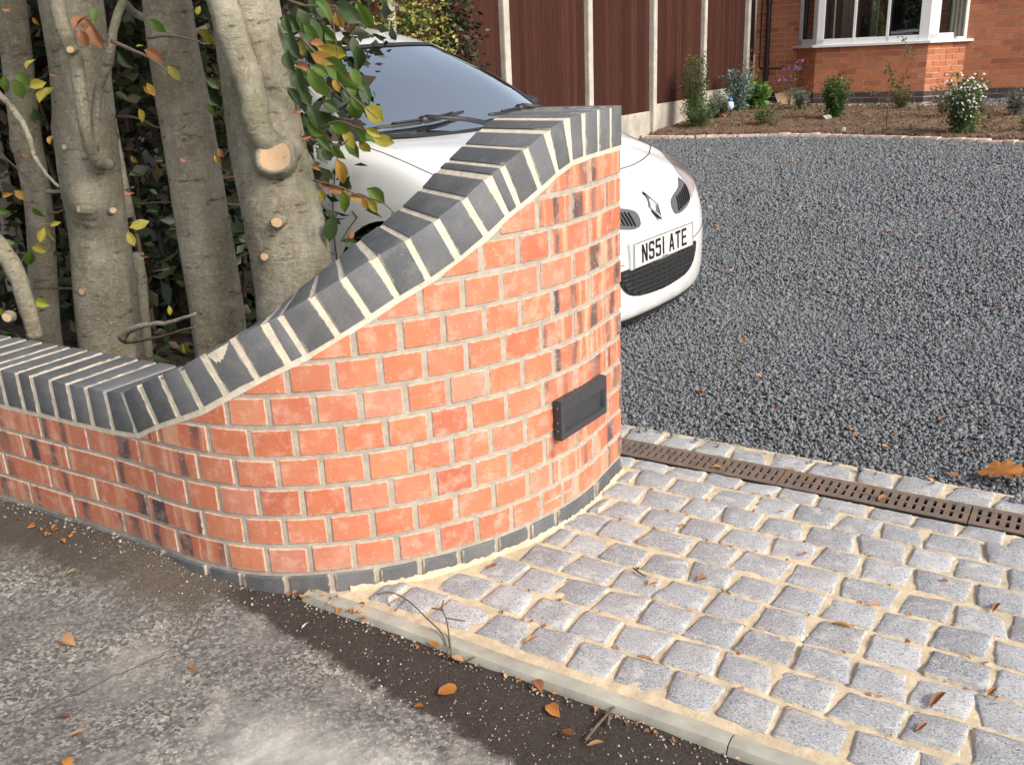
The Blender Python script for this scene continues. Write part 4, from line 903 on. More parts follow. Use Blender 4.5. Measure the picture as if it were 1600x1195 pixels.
# shut line of the bonnet, bumper seam, wing seam (dark grooves laid on the skin)
def seam(name, pts, r=.0028, lift=.0, parent=car):
    q = [BV.find_nearest(Vector(p))[0] for p in pts]; b = MB(); b.tube([cpt(p) for p in q], r, 5); return b.obj(name, M['seam'], parent, smooth=True)
sl = cr([(.262, 0, .745), (.262, .10, .746), (.265, .20, .748), (.292, .33, .755), (.345, .47, .760), (.40, .57, .765), (.455, .66, .775), (.56, .735, .82), (.80, .745, .87), (1.10, .72, .935)], 4)
for s in (1, -1):
    seam('bonnet_gap', [(x, s*y, z) for x, y, z in sl], parent=bonnet)
    seam('bumper_gap', [(x, s*y, z) for x, y, z in cr([(.017, .30, .40), (.03, .38, .408), (.06, .47, .425), (.16, .63, .45), (.34, .77, .50), (.50, .82, .55)], 4)], .0022)
    seam('door_gap', [(x, s*y, z) for x, y, z in cr([(1.20, .85, .30), (1.205, .853, .5), (1.19, .85, .68), (1.17, .84, .82), (1.16, .80, .92)], 5)])
    seam('door_gap', [(x, s*y, z) for x, y, z in cr([(2.45, .85, .32), (2.47, .853, .55), (2.50, .85, .80), (2.5, .8, .95)], 5)])
    for q in ((1.065, .68, 1.035, .655), (1.035, .655, 1.10, .60), (1.10, .60, 1.16, .54)):
        seam('wing_recess', [(q[0]+(q[2]-q[0])*t, s*.853, q[1]+(q[3]-q[1])*t) for t in (0, .25, .5, .75, 1)], .0022)
M['badge'] = m_simple('brushed_badge_metal', (.24, .245, .26), .25, .1, 60, .05, .0004, .9)
# badge: an upright open diamond
bd = MB(); by, bz, bw, bh = -.002, .601, .041, .056
O = [(0, bh), (bw, 0), (0, -bh), (-bw, 0)]; I = [(0, bh*.52), (bw*.42, 0), (0, -bh*.52), (-bw*.42, 0)]
def bpnt(y, z, lift): t_ = (z/bh)*.042; return cpt(Vector((.060+t_-lift, by+y, bz+z)))
V = [bpnt(y, z, .015) for y, z in O]+[bpnt(y, z, .019) for y, z in [(q[0]*.70, q[1]*.72) for q in O]]+[bpnt(y, z, .010) for y, z in I]+[bpnt(y, z, -.004) for y, z in O]+[bpnt(y, z, -.002) for y, z in I]
F = []
for i in range(4):
    j = (i+1) % 4; F += [(i, j, 4+j, 4+i), (4+i, 4+j, 8+j, 8+i), (12+i, 12+j, j, i), (8+i, 8+j, 16+j, 16+i)]
bd.add(V, F); bd.obj('diamond_badge', M['badge'], car)
MB().add([bpnt(y*1.22, z*1.16, .006) for y, z in O], [(0, 1, 2, 3)]).obj('badge_recess', M['trim'], car)
# number plate and its letters
pz, pd = .430, .004; PL = CARM @ Matrix.Translation((pd, 0, pz)); pl = MB()
pl.box((-.0065, 0, 0), (.007, .52, .111), PL); plate = pl.obj('number_plate', M['plate'], car, bevel=.0015)
b = MB()
for c_, d_ in (((-.0107, 0, .0530), (.0012, .514, .0016)), ((-.0107, 0, -.0530), (.0012, .514, .0016)), ((-.0107, .2565, 0), (.0012, .0016, .107)), ((-.0107, -.2565, 0), (.0012, .0016, .107))): b.box(c_, tuple(q*1.0 if q > .01 else q*1.6 for q in d_), PL)
b.box((-.0107, .0, -.0475), (.001, .05, .0035), PL); b.obj('plate_border', M['ink'], plate)
for y in (-.235, .235):
    MB().tube([PL @ Vector((-.0108, y, -.036)), PL @ Vector((-.0122, y, -.036))], .0035, 10).obj('screw', M['plate'], plate)
ST = .0125; LW, LH = .046, .079
GL = {'N': [[(0, 0), (0, 1), (.28, 1), (.74, .36), (.74, 1), (1, 1), (1, 0), (.72, 0), (.26, .64), (.26, 0)]],
 'S': [[(1, .74), (1, .84), (.86, 1), (.14, 1), (0, .86), (0, .60), (.14, .45), (.74, .42), (.74, .18), (.68, .155), (.30, .155), (.26, .19), (.26, .28), (0, .28), (0, .14), (.14, 0), (.86, 0), (1, .14), (1, .44), (.88, .57), (.28, .60), (.26, .80), (.32, .845), (.68, .845), (.74, .81), (.74, .74)]],
 '5': [[(0, 1), (.94, 1), (.94, .845), (.26, .845), (.26, .645), (.86, .645), (1, .53), (1, .14), (.86, 0), (.14, 0), (0, .14), (0, .26), (.26, .26), (.28, .155), (.70, .155), (.74, .19), (.74, .46), (.68, .495), (0, .495)]],
 '1': [[(.37, 0), (.37, 1), (.63, 1), (.63, 0)]],
 'A': [[(0, 0), (.34, 1), (.66, 1), (1, 0), (.74, 0), (.665, .22), (.335, .22), (.26, 0)], [(.385, .37), (.615, .37), (.5, .76)]],
 'T': [[(.37, 0), (.37, .845), (0, .845), (0, 1), (1, 1), (1, .845), (.63, .845), (.63, 0)]],
 'E': [[(0, 0), (0, 1), (.96, 1), (.96, .845), (.26, .845), (.26, .585), (.86, .585), (.86, .43), (.26, .43), (.26, .155), (1, .155), (1, 0)]]}
xs_ = 0; word = 'NS51 ATE'; tot = 0; adv = {'1': .030, ' ': .030}
tot = sum(adv.get(c, LW+.0115) for c in word)-.0115; x = -tot/2
for ch in word:
    if ch == ' ': x += adv[' ']; continue
    wch = LW; xo = x-.0 if ch != '1' else x-.013
    loops = GL[ch]; bm = bmesh.new()
    for L_ in loops:
        vs = [bm.verts.new((-.0118, xo+px*wch, -.0395+pz_*LH+.001)) for px, pz_ in L_]
        for i in range(len(vs)): bm.edges.new((vs[i], vs[(i+1) % len(vs)]))
    bmesh.ops.triangle_fill(bm, use_beauty=True, use_dissolve=False, edges=bm.edges[:])
    if ch == 'A':
        pass
    bm.transform(PL); bmesh.ops.recalc_face_normals(bm, faces=bm.faces); me = bpy.data.meshes.new('letter'); bm.to_mesh(me); bm.free(); mo('letter', me, M['ink'], plate)
    x += adv.get(ch, LW+.0115)
MB().box((.014, 0, .0), (.034, .545, .118), PL).obj('plate_mount', M['paint'], car, bevel=.006, seg=2)
# wheels
for ax, az in AX:
    for s in (1, -1):
        T = MB(); cy = s*.76; rr = [.20, .285, .30, .305, .30, .285, .20]; ys = [-.095, -.09, -.07, 0, .07, .09, .095]; n = 40; V = []; F = []
        for r_, y in zip(rr, ys):
            for j in range(n): an = 2*math.pi*j/n; V.append((ax+r_*math.cos(an), cy+y, .305+r_*math.sin(an)))
        for i in range(len(rr)-1):
            for j in range(n): F.append((i*n+j, i*n+(j+1) % n, (i+1)*n+(j+1) % n, (i+1)*n+j))
        wh = cmesh('wheel', V, F, M['rubber'], car, True, 40)
        V = []; F = []
        for r_, y in ((.20, .09), (.19, .05), (.03, .075), (.0, .078)):
            for j in range(n): an = 2*math.pi*j/n; k_ = 1 if (j % 8) < 5 or r_ < .1 else .75; V.append((ax+r_*math.cos(an), cy+s*y*k_, .305+r_*math.sin(an)))
        for i in range(3):
            for j in range(n): F.append((i*n+j, i*n+(j+1) % n, (i+1)*n+(j+1) % n, (i+1)*n+j))
        cmesh('rim', V, F, M['alloy'], wh, True, 30)
# arch liners and underside
b = MB()
for ax, az in AX:
    for s in (1, -1):
        V = []; F = []; n = 20
        for j in range(n+1):
            an = math.pi*(j/n)*1.1-.16; V += [(ax+RA*1.0*math.cos(an), s*.843, az+RA*math.sin(an)), (ax+RA*math.cos(an), s*.52, az+RA*math.sin(an))]
        F = [(2*j, 2*j+2, 2*j+3, 2*j+1) for j in range(n)]; cmesh('arch_liner', V, F, M['black'], car)
V = []; F = []
for i, (x, y) in enumerate([(.16, .42), (.5, .62), (.5, .50), (1.2, .50), (1.2, .76), (3.0, .76), (3.0, .5), (3.85, .5)]): V += [(x, -y, .17), (x, y, .17)]
F = [(2*i, 2*i+2, 2*i+3, 2*i+1) for i in range(7)]; cmesh('underside', V, F, M['black'], car)
cmesh('lip', [(q[0]+(.006 if k else -.004), s_*q[1], q[2]-(.018 if k else 0)) for s_ in (1, -1) for k in (0, 1) for q in G[4][:40]], grid_f(2, 40)+grid_f(2, 40, 80), M['trim'], car)
# glasshouse
WB = [(.985, 0, .925), (1.0, .25, .930), (1.05, .50, .950), (1.16, .71, .972)]; WT = [(1.66, 0, 1.370), (1.665, .22, 1.367), (1.69, .40, 1.357), (1.76, .53, 1.338)]
WBc, WTc = cr(WB, 5), cr(WT, 5); nW = len(WBc)
def wsp(t, v, lift=0):
    a = WBc[int(round(t*(nW-1)))]; b_ = WTc[int(round(t*(nW-1)))]; p = a+(b_-a)*v; bl = .035*math.sin(math.pi*v); return np.array([p[0]-bl*.55-lift*.6, p[1], p[2]+bl*.6+lift])
def wgrid(name, t0, t1, v0, v1, m, lift, both=(1, -1), nv=10, parent=car):
    V = []; F = []; tt = [t for t in [i/(nW-1) for i in range(nW)] if t0-1e-6 <= t <= t1+1e-6]; vv = np.linspace(v0, v1, nv)
    for s in both:
        o_ = len(V); V += [(q[0], s*q[1], q[2]) for v in vv for q in [wsp(t, v, lift) for t in tt]]; F += grid_f(len(vv), len(tt), o_)
    return cmesh(name, V, F, m, parent, True, 60)
ws = wgrid('windscreen', 0, 1, 0, 1, M['cglass'], 0)
wgrid('screen_border', .93, 1, 0, 1, M['trim'], .003, (1,), parent=ws); wgrid('screen_border', .93, 1, 0, 1, M['trim'], .003, (-1,), parent=ws); wgrid('screen_border', 0, 1, .955, 1, M['trim'], .0035, nv=3, parent=ws); wgrid('screen_border', 0, 1, 0, .035, M['trim'], .0035, nv=3, parent=ws)
RF = [[(1.66, 0, 1.370), (1.665, .22, 1.367), (1.69, .40, 1.357), (1.76, .53, 1.338)], [(1.95, 0, 1.450), (1.95, .25, 1.445), (1.97, .43, 1.427), (2.0, .555, 1.39)], [(2.4, 0, 1.515), (2.4, .27, 1.508), (2.4, .45, 1.488), (2.4, .575, 1.44)], [(3.0, 0, 1.50), (3.0, .27, 1.493), (3.0, .45, 1.47), (3.0, .57, 1.42)], [(3.55, 0, 1.40), (3.54, .25, 1.395), (3.52, .42, 1.375), (3.48, .53, 1.34)]]
Rg = np.transpose(cr(np.transpose(cr(np.array(RF), 5), (1, 0, 2)), 5), (1, 0, 2)); V = []; F = []
for s in (1, -1): o_ = len(V); V += [(q[0], s*q[1], q[2]) for q in Rg.reshape(-1, 3)]; F += grid_f(Rg.shape[0], Rg.shape[1], o_)
cmesh('roof', V, F, M['paint'], car, deg=60)
rail = Rg[:, -1]; belt = G[-1]; belt = np.array([q for q in belt if 1.14 < q[0] < 3.60])
bi = lambda x: np.array([np.interp(x, belt[:, 0], belt[:, k]) for k in range(3)]); ri = lambda x: np.array([np.interp(x, rail[:, 0], rail[:, k]) for k in range(3)])
def sidepanel(name, xb0, xb1, xr0, xr1, m, lift=0, both=(1, -1), parent=car, v0=0., v1=1.):
    V = []; F = []; n = 8
    for s in both:
        o_ = len(V)
        for v in np.linspace(v0, v1, 6):
            for t in np.linspace(0, 1, n):
                a = bi(xb0+(xb1-xb0)*t); b_ = ri(xr0+(xr1-xr0)*t); q = a+(b_-a)*v; q = q+np.array([0, .022*math.sin(math.pi*v)+lift, 0]); V.append((q[0], s*q[1], q[2]))
        F += grid_f(6, n, o_)
    return cmesh(name, V, F, m, parent, True, 60)
sidepanel('side_window', 1.30, 2.42, 1.86, 2.42, M['cglass']); sidepanel('side_window', 2.52, 3.35, 2.52, 3.10, M['cglass']); sidepanel('pillar', 2.42, 2.52, 2.42, 2.52, M['trim'], .002)
sidepanel('pillar', 3.35, 3.60, 3.10, 3.48, M['paint'])
# A pillars between the screen edge and the door window
for s in (1, -1):
    V = []; F = []
    for v in np.linspace(0, 1, 8):
        a = wsp(1, v, .004); q = bi(1.30)+(ri(1.86)-bi(1.30))*v; q = q+np.array([0, .022*math.sin(math.pi*v), 0]); mid = (a+q)/2+np.array([-.006, .014, .008])
        V += [(a[0], s*a[1], a[2]), (mid[0], s*mid[1], mid[2]), (q[0], s*q[1], q[2])]
    F = grid_f(8, 3); cmesh('pillar', V, F, M['paint'], car, True, 60)
    sidepanel('belt_trim', 1.28, 3.4, 1.86, 3.1, M['trim'], .006, (s,), v0=.0, v1=.045)
rear = cr(np.array([[(3.55, 0, 1.40), (3.54, .25, 1.395), (3.52, .42, 1.375), (3.48, .53, 1.34)], [(3.75, 0, 1.2), (3.74, .28, 1.2), (3.71, .5, 1.19), (3.62, .64, 1.15)], [(3.90, 0, 1.03), (3.86, .35, 1.03), (3.80, .55, 1.02), (3.66, .68, 1.0)]]), 4); V = []; F = []
for s in (1, -1): o_ = len(V); V += [(q[0], s*q[1], q[2]) for q in rear.reshape(-1, 3)]; F += grid_f(rear.shape[0], rear.shape[1], o_)
cmesh('rear_window', V, F, M['cglass'], car, True, 60)
# closing skins: scuttle, cabin tub
V = []; F = []; n = 9
hood_end = np.array([q for q in Hd[:, -1]]) 
for s in (1, -1):
    o_ = len(V)
    for y in np.linspace(0, .71, n): 
        xb = np.interp(y, [p[1] for p in WB], [p[0] for p in WB]); zb_ = np.interp(y, [p[1] for p in WB], [p[2] for p in WB]); V += [(xb+.04, s*y, zb_-.012), (xb-.12, s*y, zb_-.045)]
    F += [(o_+2*i, o_+2*i+2, o_+2*i+3, o_+2*i+1) for i in range(n-1)]
cmesh('scuttle', V, F, M['trim'], car)
b = MB(); b.box((2.35, 0, .62), (2.3, 1.44, .05), CARM); b.box((2.35, .73, .78), (2.3, .03, .35), CARM); b.box((2.35, -.73, .78), (2.3, .03, .35), CARM); b.box((3.5, 0, .8), (.03, 1.44, .4), CARM); b.obj('cabin', M['dash'], car)
V = []; F = []
for y in np.linspace(-.70, .70, 9):
    c_ = 1-(y/.75)**2*.12; V += [(1.10+.12*(1-c_), y, .925*c_+.06), (1.35, y, .96), (1.62, y, .955), (1.72, y, .90), (1.74, y, .62)]
F = grid_f(9, 5); cmesh('dashboard', V, F, M['dash'], car, True, 40)
for s in (1, -1):
    b = MB(); 
    for (x0, z0_, x1, z1_, w0, th) in ((2.0, .78, 2.5, .74, .25, .07), (2.50, .74, 2.72, 1.22, .24, .06)):
        d_ = Vector((x1-x0, 0, z1_-z0_)).normalized(); nn_ = Vector((-d_.z, 0, d_.x))*th; c1 = Vector((x0, s*.36, z0_)); c2 = Vector((x1, s*.36, z1_))
        v = [cpt(p+nn_*k+Vector((0, w0*j, 0))) for p in (c1, c2) for k in (-1, 1) for j in (-1, 1)]; b.add(v, [(0, 1, 3, 2), (4, 6, 7, 5), (0, 4, 5, 1), (2, 3, 7, 6), (0, 2, 6, 4), (1, 5, 7, 3)])
    b.box((2.76, s*.36, 1.30), (.09, .26, .17), CARM); b.obj('seat', M['seat'], car, bevel=.03, seg=2)
b = MB(); ring = [cpt((1.90+.06*math.sin(a), -.36+.185*math.cos(a), 1.0+.175*math.sin(a))) for a in np.linspace(0, 2*math.pi, 25)]; b.tube(ring, .013, 6, cap=False); b.obj('steering_wheel', M['trim'], car, smooth=True)
b = MB(); b.box((1.78, 0, 1.34), (.03, .22, .06), CARM); b.obj('rear_view_mirror', M['trim'], car, bevel=.012, seg=2)
# wipers
def wiper(p0, p1, base):
    P0, P1 = [np.array(wsp(t, v, .02))*np.array([1, s_, 1]) for t, v, s_ in (p0, p1)]; n = 12; pts_ = []
    for i in range(n+1):
        k = i/n; y = P0[1]+(P1[1]-P0[1])*k; t = min(1, abs(y)/.71); v = p0[1]+(p1[1]-p0[1])*k; ti = np.interp(abs(y), WBc[:, 1], np.linspace(0, 1, nW)); q = wsp(ti, v, .018); pts_.append(cpt((q[0], y, q[2])))
    b = MB(); b.tube(pts_, [.006]+[.010]*(n-1)+[.006], 5); mid = pts_[n//2]; up = (CARM.to_3x3() @ Vector((-.5, 0, .8))).normalized()*.016
    b.tube([p+up for p in pts_[2:n-1]], .005, 5); b.tube([cpt(base), (cpt(base)+mid)/2+up*1.6, mid+up*1.6], [.014, .011, .010], 6)
    b.tube([mid+up*.6-(pts_[n//2+1]-mid)*.6, mid+up*.6+(pts_[n//2+1]-mid)*.6], .019, 6); return b.obj('wiper', M['trim'], car, smooth=True)
wiper((.85, .055, -1), (.05, .16, -1), (.96, .12, .935)); wiper((.10, .10, 1), (.9, .05, 1), (1.02, .62, .955))
# mirrors
for s in (1, -1):
    Vm = []; c = (1.42, s*.93, 1.015) if s < 0 else (1.42, .90, .985); ms = 1 if s < 0 else .62; n1, n2 = 8, 14; F = []
    for i in range(n1+1):
        ph = math.pi*i/n1
        for j in range(n2): th = 2*math.pi*j/n2; sx = .075 if math.cos(ph) > 0 else .035; Vm.append((c[0]-sx*math.cos(ph), c[1]+.125*ms*math.sin(ph)**.7*math.cos(th)*(1 if s*math.cos(th) > 0 else .9), c[2]+.078*ms*math.sin(ph)**.7*math.sin(th)))
    for i in range(n1):
        for j in range(n2): F.append((i*n2+j, i*n2+(j+1) % n2, (i+1)*n2+(j+1) % n2, (i+1)*n2+j))
    mir = cmesh('door_mirror', Vm, F, M['trim'], car, True, 60); b = MB(); b.tube([cpt((1.42, s*.86, .985)), cpt((1.40, s*.77, .965)), cpt((1.40, s*.68, .955))], [.03, .035, .045], 8); b.obj('mirror_arm', M['trim'], mir, smooth=True)
# door handle, tail lamps (out of sight, kept simple)
for s in (1, -1):
    MB().box((2.28, s*.862, .82), (.18, .025, .03), CARM).obj('door_handle', M['paint'], car, bevel=.008, seg=2)
    MB().box((3.80, s*.66, .93), (.12, .12, .30), CARM).obj('tail_light', m_simple('red_lens', (.35, .02, .02), .15, .1), car, bevel=.03, seg=2)
LEAVES=[(-1.703,1.844,1.268,0.067,'g',-50,3),(-1.592,1.808,1.253,0.084,'d',-45,3),(-1.610,1.887,1.248,0.073,'g',-50,3),(-1.637,1.822,1.239,0.044,'o',-60,3),(-1.714,1.798,1.219,0.044,'g',-40,3),(-1.868,1.888,1.192,0.074,'d',-70,3),(-1.963,2.028,1.181,0.068,'y',-30,3),(-1.878,1.996,1.191,0.049,'r',-10,3),(-1.826,1.987,1.167,0.080,'y',-25,3),(-1.719,1.840,1.153,0.068,'o',-20,3),(-1.873,1.925,1.134,0.045,'r',0,3),(-1.695,1.855,1.126,0.084,'g',-40,3),(-1.733,1.827,1.095,0.091,'g',-70,3),(-1.626,1.809,1.092,0.076,'g',-60,3),(-1.811,1.838,1.105,0.063,'d',-90,3),(-1.855,2.030,1.083,0.039,'o',-50,3),(-1.760,2.004,1.034,0.066,'g',-50,3),(-1.697,1.998,1.008,0.076,'y',-45,3),(-1.855,1.996,1.030,0.053,'d',-30,3),(-1.764,1.832,1.012,0.070,'d',-60,3),(-1.795,1.864,0.977,0.064,'g',-70,3),(-1.789,1.949,0.975,0.066,'g',-20,3),(-1.783,1.978,0.948,0.053,'y',-40,3),(-1.766,2.011,0.948,0.060,'g',-60,3),(-1.766,2.018,0.918,0.046,'y',-50,3),(-1.545,1.803,0.977,0.041,'y',-20,3),(-1.635,1.944,0.943,0.054,'y',-30,3),(-1.850,1.961,0.905,0.064,'d',-60,3),(-1.772,1.917,0.914,0.055,'g',-60,3),(-1.797,1.828,0.962,0.027,'r',0,3),(-1.760,1.908,0.865,0.069,'o',-80,3),(-1.750,1.804,0.886,0.027,'r',-20,3),(-1.942,2.032,0.809,0.049,'r',-40,3),(-1.885,2.014,0.795,0.048,'r',0,3),(-1.778,1.928,0.779,0.064,'g',-80,3),(-1.795,1.861,0.805,0.042,'y',-70,3),(-1.812,2.025,0.777,0.055,'o',-20,3),(-1.687,1.935,0.773,0.052,'y',-50,3),(-1.679,2.018,0.730,0.032,'y',-60,3),(-1.841,2.009,0.668,0.034,'r',60,3),(-1.760,1.917,0.668,0.057,'d',-10,3),(-1.880,1.892,1.022,0.024,'r',0,3),(-1.783,1.942,0.796,0.039,'o',-60,3),(-1.676,1.896,0.784,0.038,'o',-70,3),(-1.821,1.824,1.152,0.059,'d',-80,3),(-1.856,1.862,1.064,0.058,'d',-60,3),(-1.948,1.999,1.059,0.065,'d',-75,3),(-1.704,1.792,0.949,0.049,'d',-50,3),(-1.689,1.793,1.126,0.054,'g',-30,3),(-1.874,1.949,1.110,0.059,'d',-50,3),(-1.632,1.856,1.107,0.055,'g',-55,3),(-1.916,1.924,1.242,0.051,'d',-80,3),(-3.116,1.818,1.123,0.059,'g',-100,0),(-3.024,1.807,1.106,0.066,'g',-80,0),(-3.080,1.860,1.141,0.059,'g',-20,0),(-2.900,1.796,1.119,0.052,'y',20,0),(-2.901,1.813,1.090,0.069,'y',70,1),(-2.924,1.796,1.181,0.040,'y',70,0),(-3.526,2.155,1.005,0.054,'d',-80,0),(-3.068,1.808,0.897,0.026,'o',0,0),(-2.962,1.840,0.946,0.034,'o',80,1),(-2.645,1.806,1.292,0.061,'r',70,1),(-2.607,1.825,1.246,0.068,'r',-60,1),(-2.669,1.852,1.278,0.058,'r',-70,1),(-2.610,1.788,1.243,0.053,'r',-80,1),(-2.532,1.785,1.301,0.048,'g',80,1),(-2.810,1.798,1.146,0.024,'r',0,1),(-3.025,2.223,1.184,0.078,'d',-60,1),(-2.317,1.799,1.184,0.058,'r',-30,2),(-2.427,1.806,1.023,0.038,'y',-80,1),(-2.348,1.794,1.093,0.044,'o',-60,2),(-2.397,1.817,1.212,0.022,'y',0,1),(-2.966,1.783,1.343,0.024,'r',0,0),(-2.905,1.836,1.305,0.028,'o',-60,0),(-2.353,1.852,1.263,0.058,'g',-40,2),(-2.316,1.856,1.134,0.055,'y',-55,2),(-2.419,1.839,1.089,0.038,'o',-60,2),(-2.157,1.857,1.226,0.053,'y',-60,2),(-2.088,1.781,1.287,0.024,'y',70,2),(-2.692,2.293,1.050,0.076,'d',-70,2),(-2.539,2.182,1.098,0.055,'d',-50,3),(-2.180,1.855,1.032,0.044,'g',-70,3),(-3.274,1.830,0.755,0.036,'o',30,0),(-3.218,1.845,0.755,0.045,'o',-60,0),(-3.270,1.803,0.703,0.054,'g',-20,0),(-3.048,1.795,0.704,0.056,'g',-70,0),(-2.995,1.816,0.671,0.035,'y',10,1),(-3.044,1.791,0.633,0.052,'y',60,1),(-3.027,1.811,0.630,0.048,'y',-85,1),(-3.190,1.857,0.564,0.050,'y',-10,0),(-3.174,1.807,0.543,0.072,'g',-90,0),(-3.248,1.781,0.600,0.036,'g',10,0),(-3.805,2.134,0.510,0.043,'d',60,0),(-3.617,2.173,0.459,0.032,'d',0,1),(-2.521,1.803,0.697,0.064,'y',15,1),(-2.553,1.788,0.653,0.052,'y',-80,1),(-3.342,1.859,0.344,0.031,'b',-20,0),(-3.177,1.814,0.376,0.055,'b',0,1),(-3.418,1.797,0.321,0.048,'b',-60,0),(-4.027,2.111,0.090,0.045,'d',-20,0),(-3.333,1.793,0.236,0.033,'y',-70,0),(-2.440,1.834,0.293,0.050,'y',-70,2),(-2.430,1.792,0.434,0.032,'y',-80,2),(-3.884,2.198,0.572,0.038,'d',-60,0),(-4.239,2.300,0.316,0.041,'d',0,0),(-3.134,2.206,0.930,0.047,'d',-50,1),(-3.024,2.182,1.066,0.050,'d',-50,1),(-2.568,1.859,0.886,0.032,'o',-70,1),(-2.570,1.818,0.793,0.028,'r',-40,1),(-2.117,1.799,0.901,0.036,'o',-70,3),(-2.116,1.813,0.917,0.032,'r',-80,3),(-2.476,2.184,0.925,0.034,'d',-70,3),(-3.941,2.278,0.881,0.049,'d',-30,0),(-2.960,2.200,0.727,0.033,'d',-40,2),(-2.497,1.783,0.604,0.028,'r',-20,2),(-2.927,2.148,0.666,0.037,'d',0,2),(-2.264,1.797,0.898,0.018,'r',-20,2)]
BRANCHES=[([(-3.158,1.800,1.109),(-3.071,1.800,1.047),(-3.012,1.800,0.962),(-3.007,1.800,0.905),(-2.970,1.800,0.848),(-2.901,1.800,0.800)],0.011,1),([(-2.772,1.830,1.377),(-2.758,1.830,1.277),(-2.730,1.830,1.193),(-2.735,1.830,1.099),(-2.746,1.830,0.984),(-2.760,1.830,0.885)],0.022,1),([(-2.792,1.880,0.910),(-2.757,1.880,1.000),(-2.724,1.880,1.087),(-2.650,1.880,1.161),(-2.606,1.880,1.233),(-2.563,1.880,1.346)],0.013,1),([(-2.568,1.700,0.349),(-2.527,1.700,0.379),(-2.441,1.700,0.409),(-2.306,1.700,0.435),(-2.191,1.700,0.473)],0.011,2),([(-2.629,1.750,0.316),(-2.476,1.750,0.350),(-2.265,1.750,0.412)],0.006,2),([(-2.305,1.780,1.229),(-2.223,1.780,1.232),(-2.127,1.780,1.217),(-2.080,1.780,1.203)],0.004,2),([(-2.468,1.780,1.228),(-2.388,1.780,1.202),(-2.308,1.780,1.175),(-2.246,1.780,1.140)],0.006,2),([(-2.806,1.980,0.554),(-2.816,1.980,0.428),(-2.833,1.980,0.286),(-2.851,1.980,0.139)],0.017,1),([(-2.971,2.050,0.987),(-2.895,2.050,1.004),(-2.777,2.050,0.997),(-2.670,2.050,0.966),(-2.571,2.050,0.976)],0.006,1),([(-2.945,2.100,0.695),(-2.800,2.100,0.710),(-2.631,2.100,0.713)],0.004,1),([(-2.048,1.830,1.327),(-2.026,1.830,1.232),(-1.997,1.830,1.134),(-1.978,1.830,1.068),(-1.976,1.830,0.985),(-1.979,1.830,0.943)],0.04,3),([(-1.868,1.900,0.954),(-1.818,1.900,0.943),(-1.750,1.900,0.933),(-1.714,1.900,0.950)],0.004,3),([(-1.838,1.880,0.842),(-1.746,1.880,0.828),(-1.681,1.880,0.807),(-1.616,1.880,0.797),(-1.579,1.880,0.779),(-1.556,1.880,0.755)],0.003,3),([(-1.847,1.900,1.207),(-1.786,1.900,1.157),(-1.728,1.900,1.092),(-1.668,1.900,1.044),(-1.609,1.900,1.003)],0.004,3),([(-1.728,1.900,1.247),(-1.726,1.900,1.201),(-1.724,1.900,1.155)],0.002,3),([(-1.877,1.900,1.302),(-1.812,1.900,1.283),(-1.724,1.900,1.277),(-1.641,1.900,1.258)],0.004,3),([(-1.812,1.900,0.979),(-1.741,1.900,0.996),(-1.677,1.900,0.980),(-1.613,1.900,0.964)],0.003,3),([(-3.218,1.720,0.619),(-3.161,1.720,0.568),(-3.117,1.720,0.482),(-3.098,1.720,0.347),(-3.095,1.720,0.283)],0.03,0),([(-3.560,2.000,0.876),(-3.473,2.000,0.826),(-3.405,2.000,0.785)],0.004,0),([(-3.216,1.950,0.751),(-3.157,1.950,0.754),(-3.117,1.950,0.759)],0.009,1),([(-3.159,1.900,0.689),(-3.101,1.900,0.691),(-3.051,1.900,0.705)],0.006,1),([(-3.322,2.050,0.361),(-3.494,2.050,0.350),(-3.633,2.050,0.332)],0.005,0),]
# ================================================================== TREES
def leaf_mesh(seed, L=1., W=.62, curl=.25, fold=.25, m=None, kind='beech'):
    """unit-length leaf, stalk at the origin, tip along +x"""
    r = random.Random(seed)
    if kind == 'beech': prof = [(0, .0), (.10, .30), (.28, .78), (.48, 1.), (.68, .86), (.86, .46), (1., .0)]
    elif kind == 'round': prof = [(0, .25), (.12, .75), (.30, 1.), (.55, 1.05), (.78, .88), (.92, .55), (1., .15)]
    else: prof = [(0, .0), (.15, .5), (.35, .8), (.6, .75), (.85, .4), (1., 0)]
    V = []; F = []; tw = r.uniform(-.8, .8)
    for i, (x, w_) in enumerate(prof):
        z = -curl*x*x; h = w_*W/2; a = tw*x; wz = fold*h; ser = .93 if i % 2 else 1.03
        for k in (-1, -.5, 0, .5, 1):
            y = k*h*ser; zz = z+abs(k)*wz*1.2+.02*math.sin(7*x+k*3+seed); V.append((x*L, y*math.cos(a)-(0)*math.sin(a), zz+y*math.sin(a)))
    for i in range(len(prof)-1): F += [(i*5+j, i*5+j+1, (i+1)*5+j+1, (i+1)*5+j) for j in range(4)]
    me = bpy.data.meshes.new('leaf'); me.from_pydata(V, [], F); me.polygons.foreach_set('use_smooth', [True]*len(F)); me.update()
    if m: me.materials.append(m)
    return me
LM = {}
for key, mt in (('g', 'lg'), ('d', 'ld'), ('y', 'ly'), ('o', 'lo'), ('r', 'lr'), ('b', 'lb')):
    LM[key] = [leaf_mesh(i*7+ord(key), W=.52+.13*(i % 2), curl=(.05+.2*i) if key != 'r' else .5, fold=.25+.28*(i % 3)+(.3 if key == 'r' else 0), m=M[mt]) for i in range(4)]
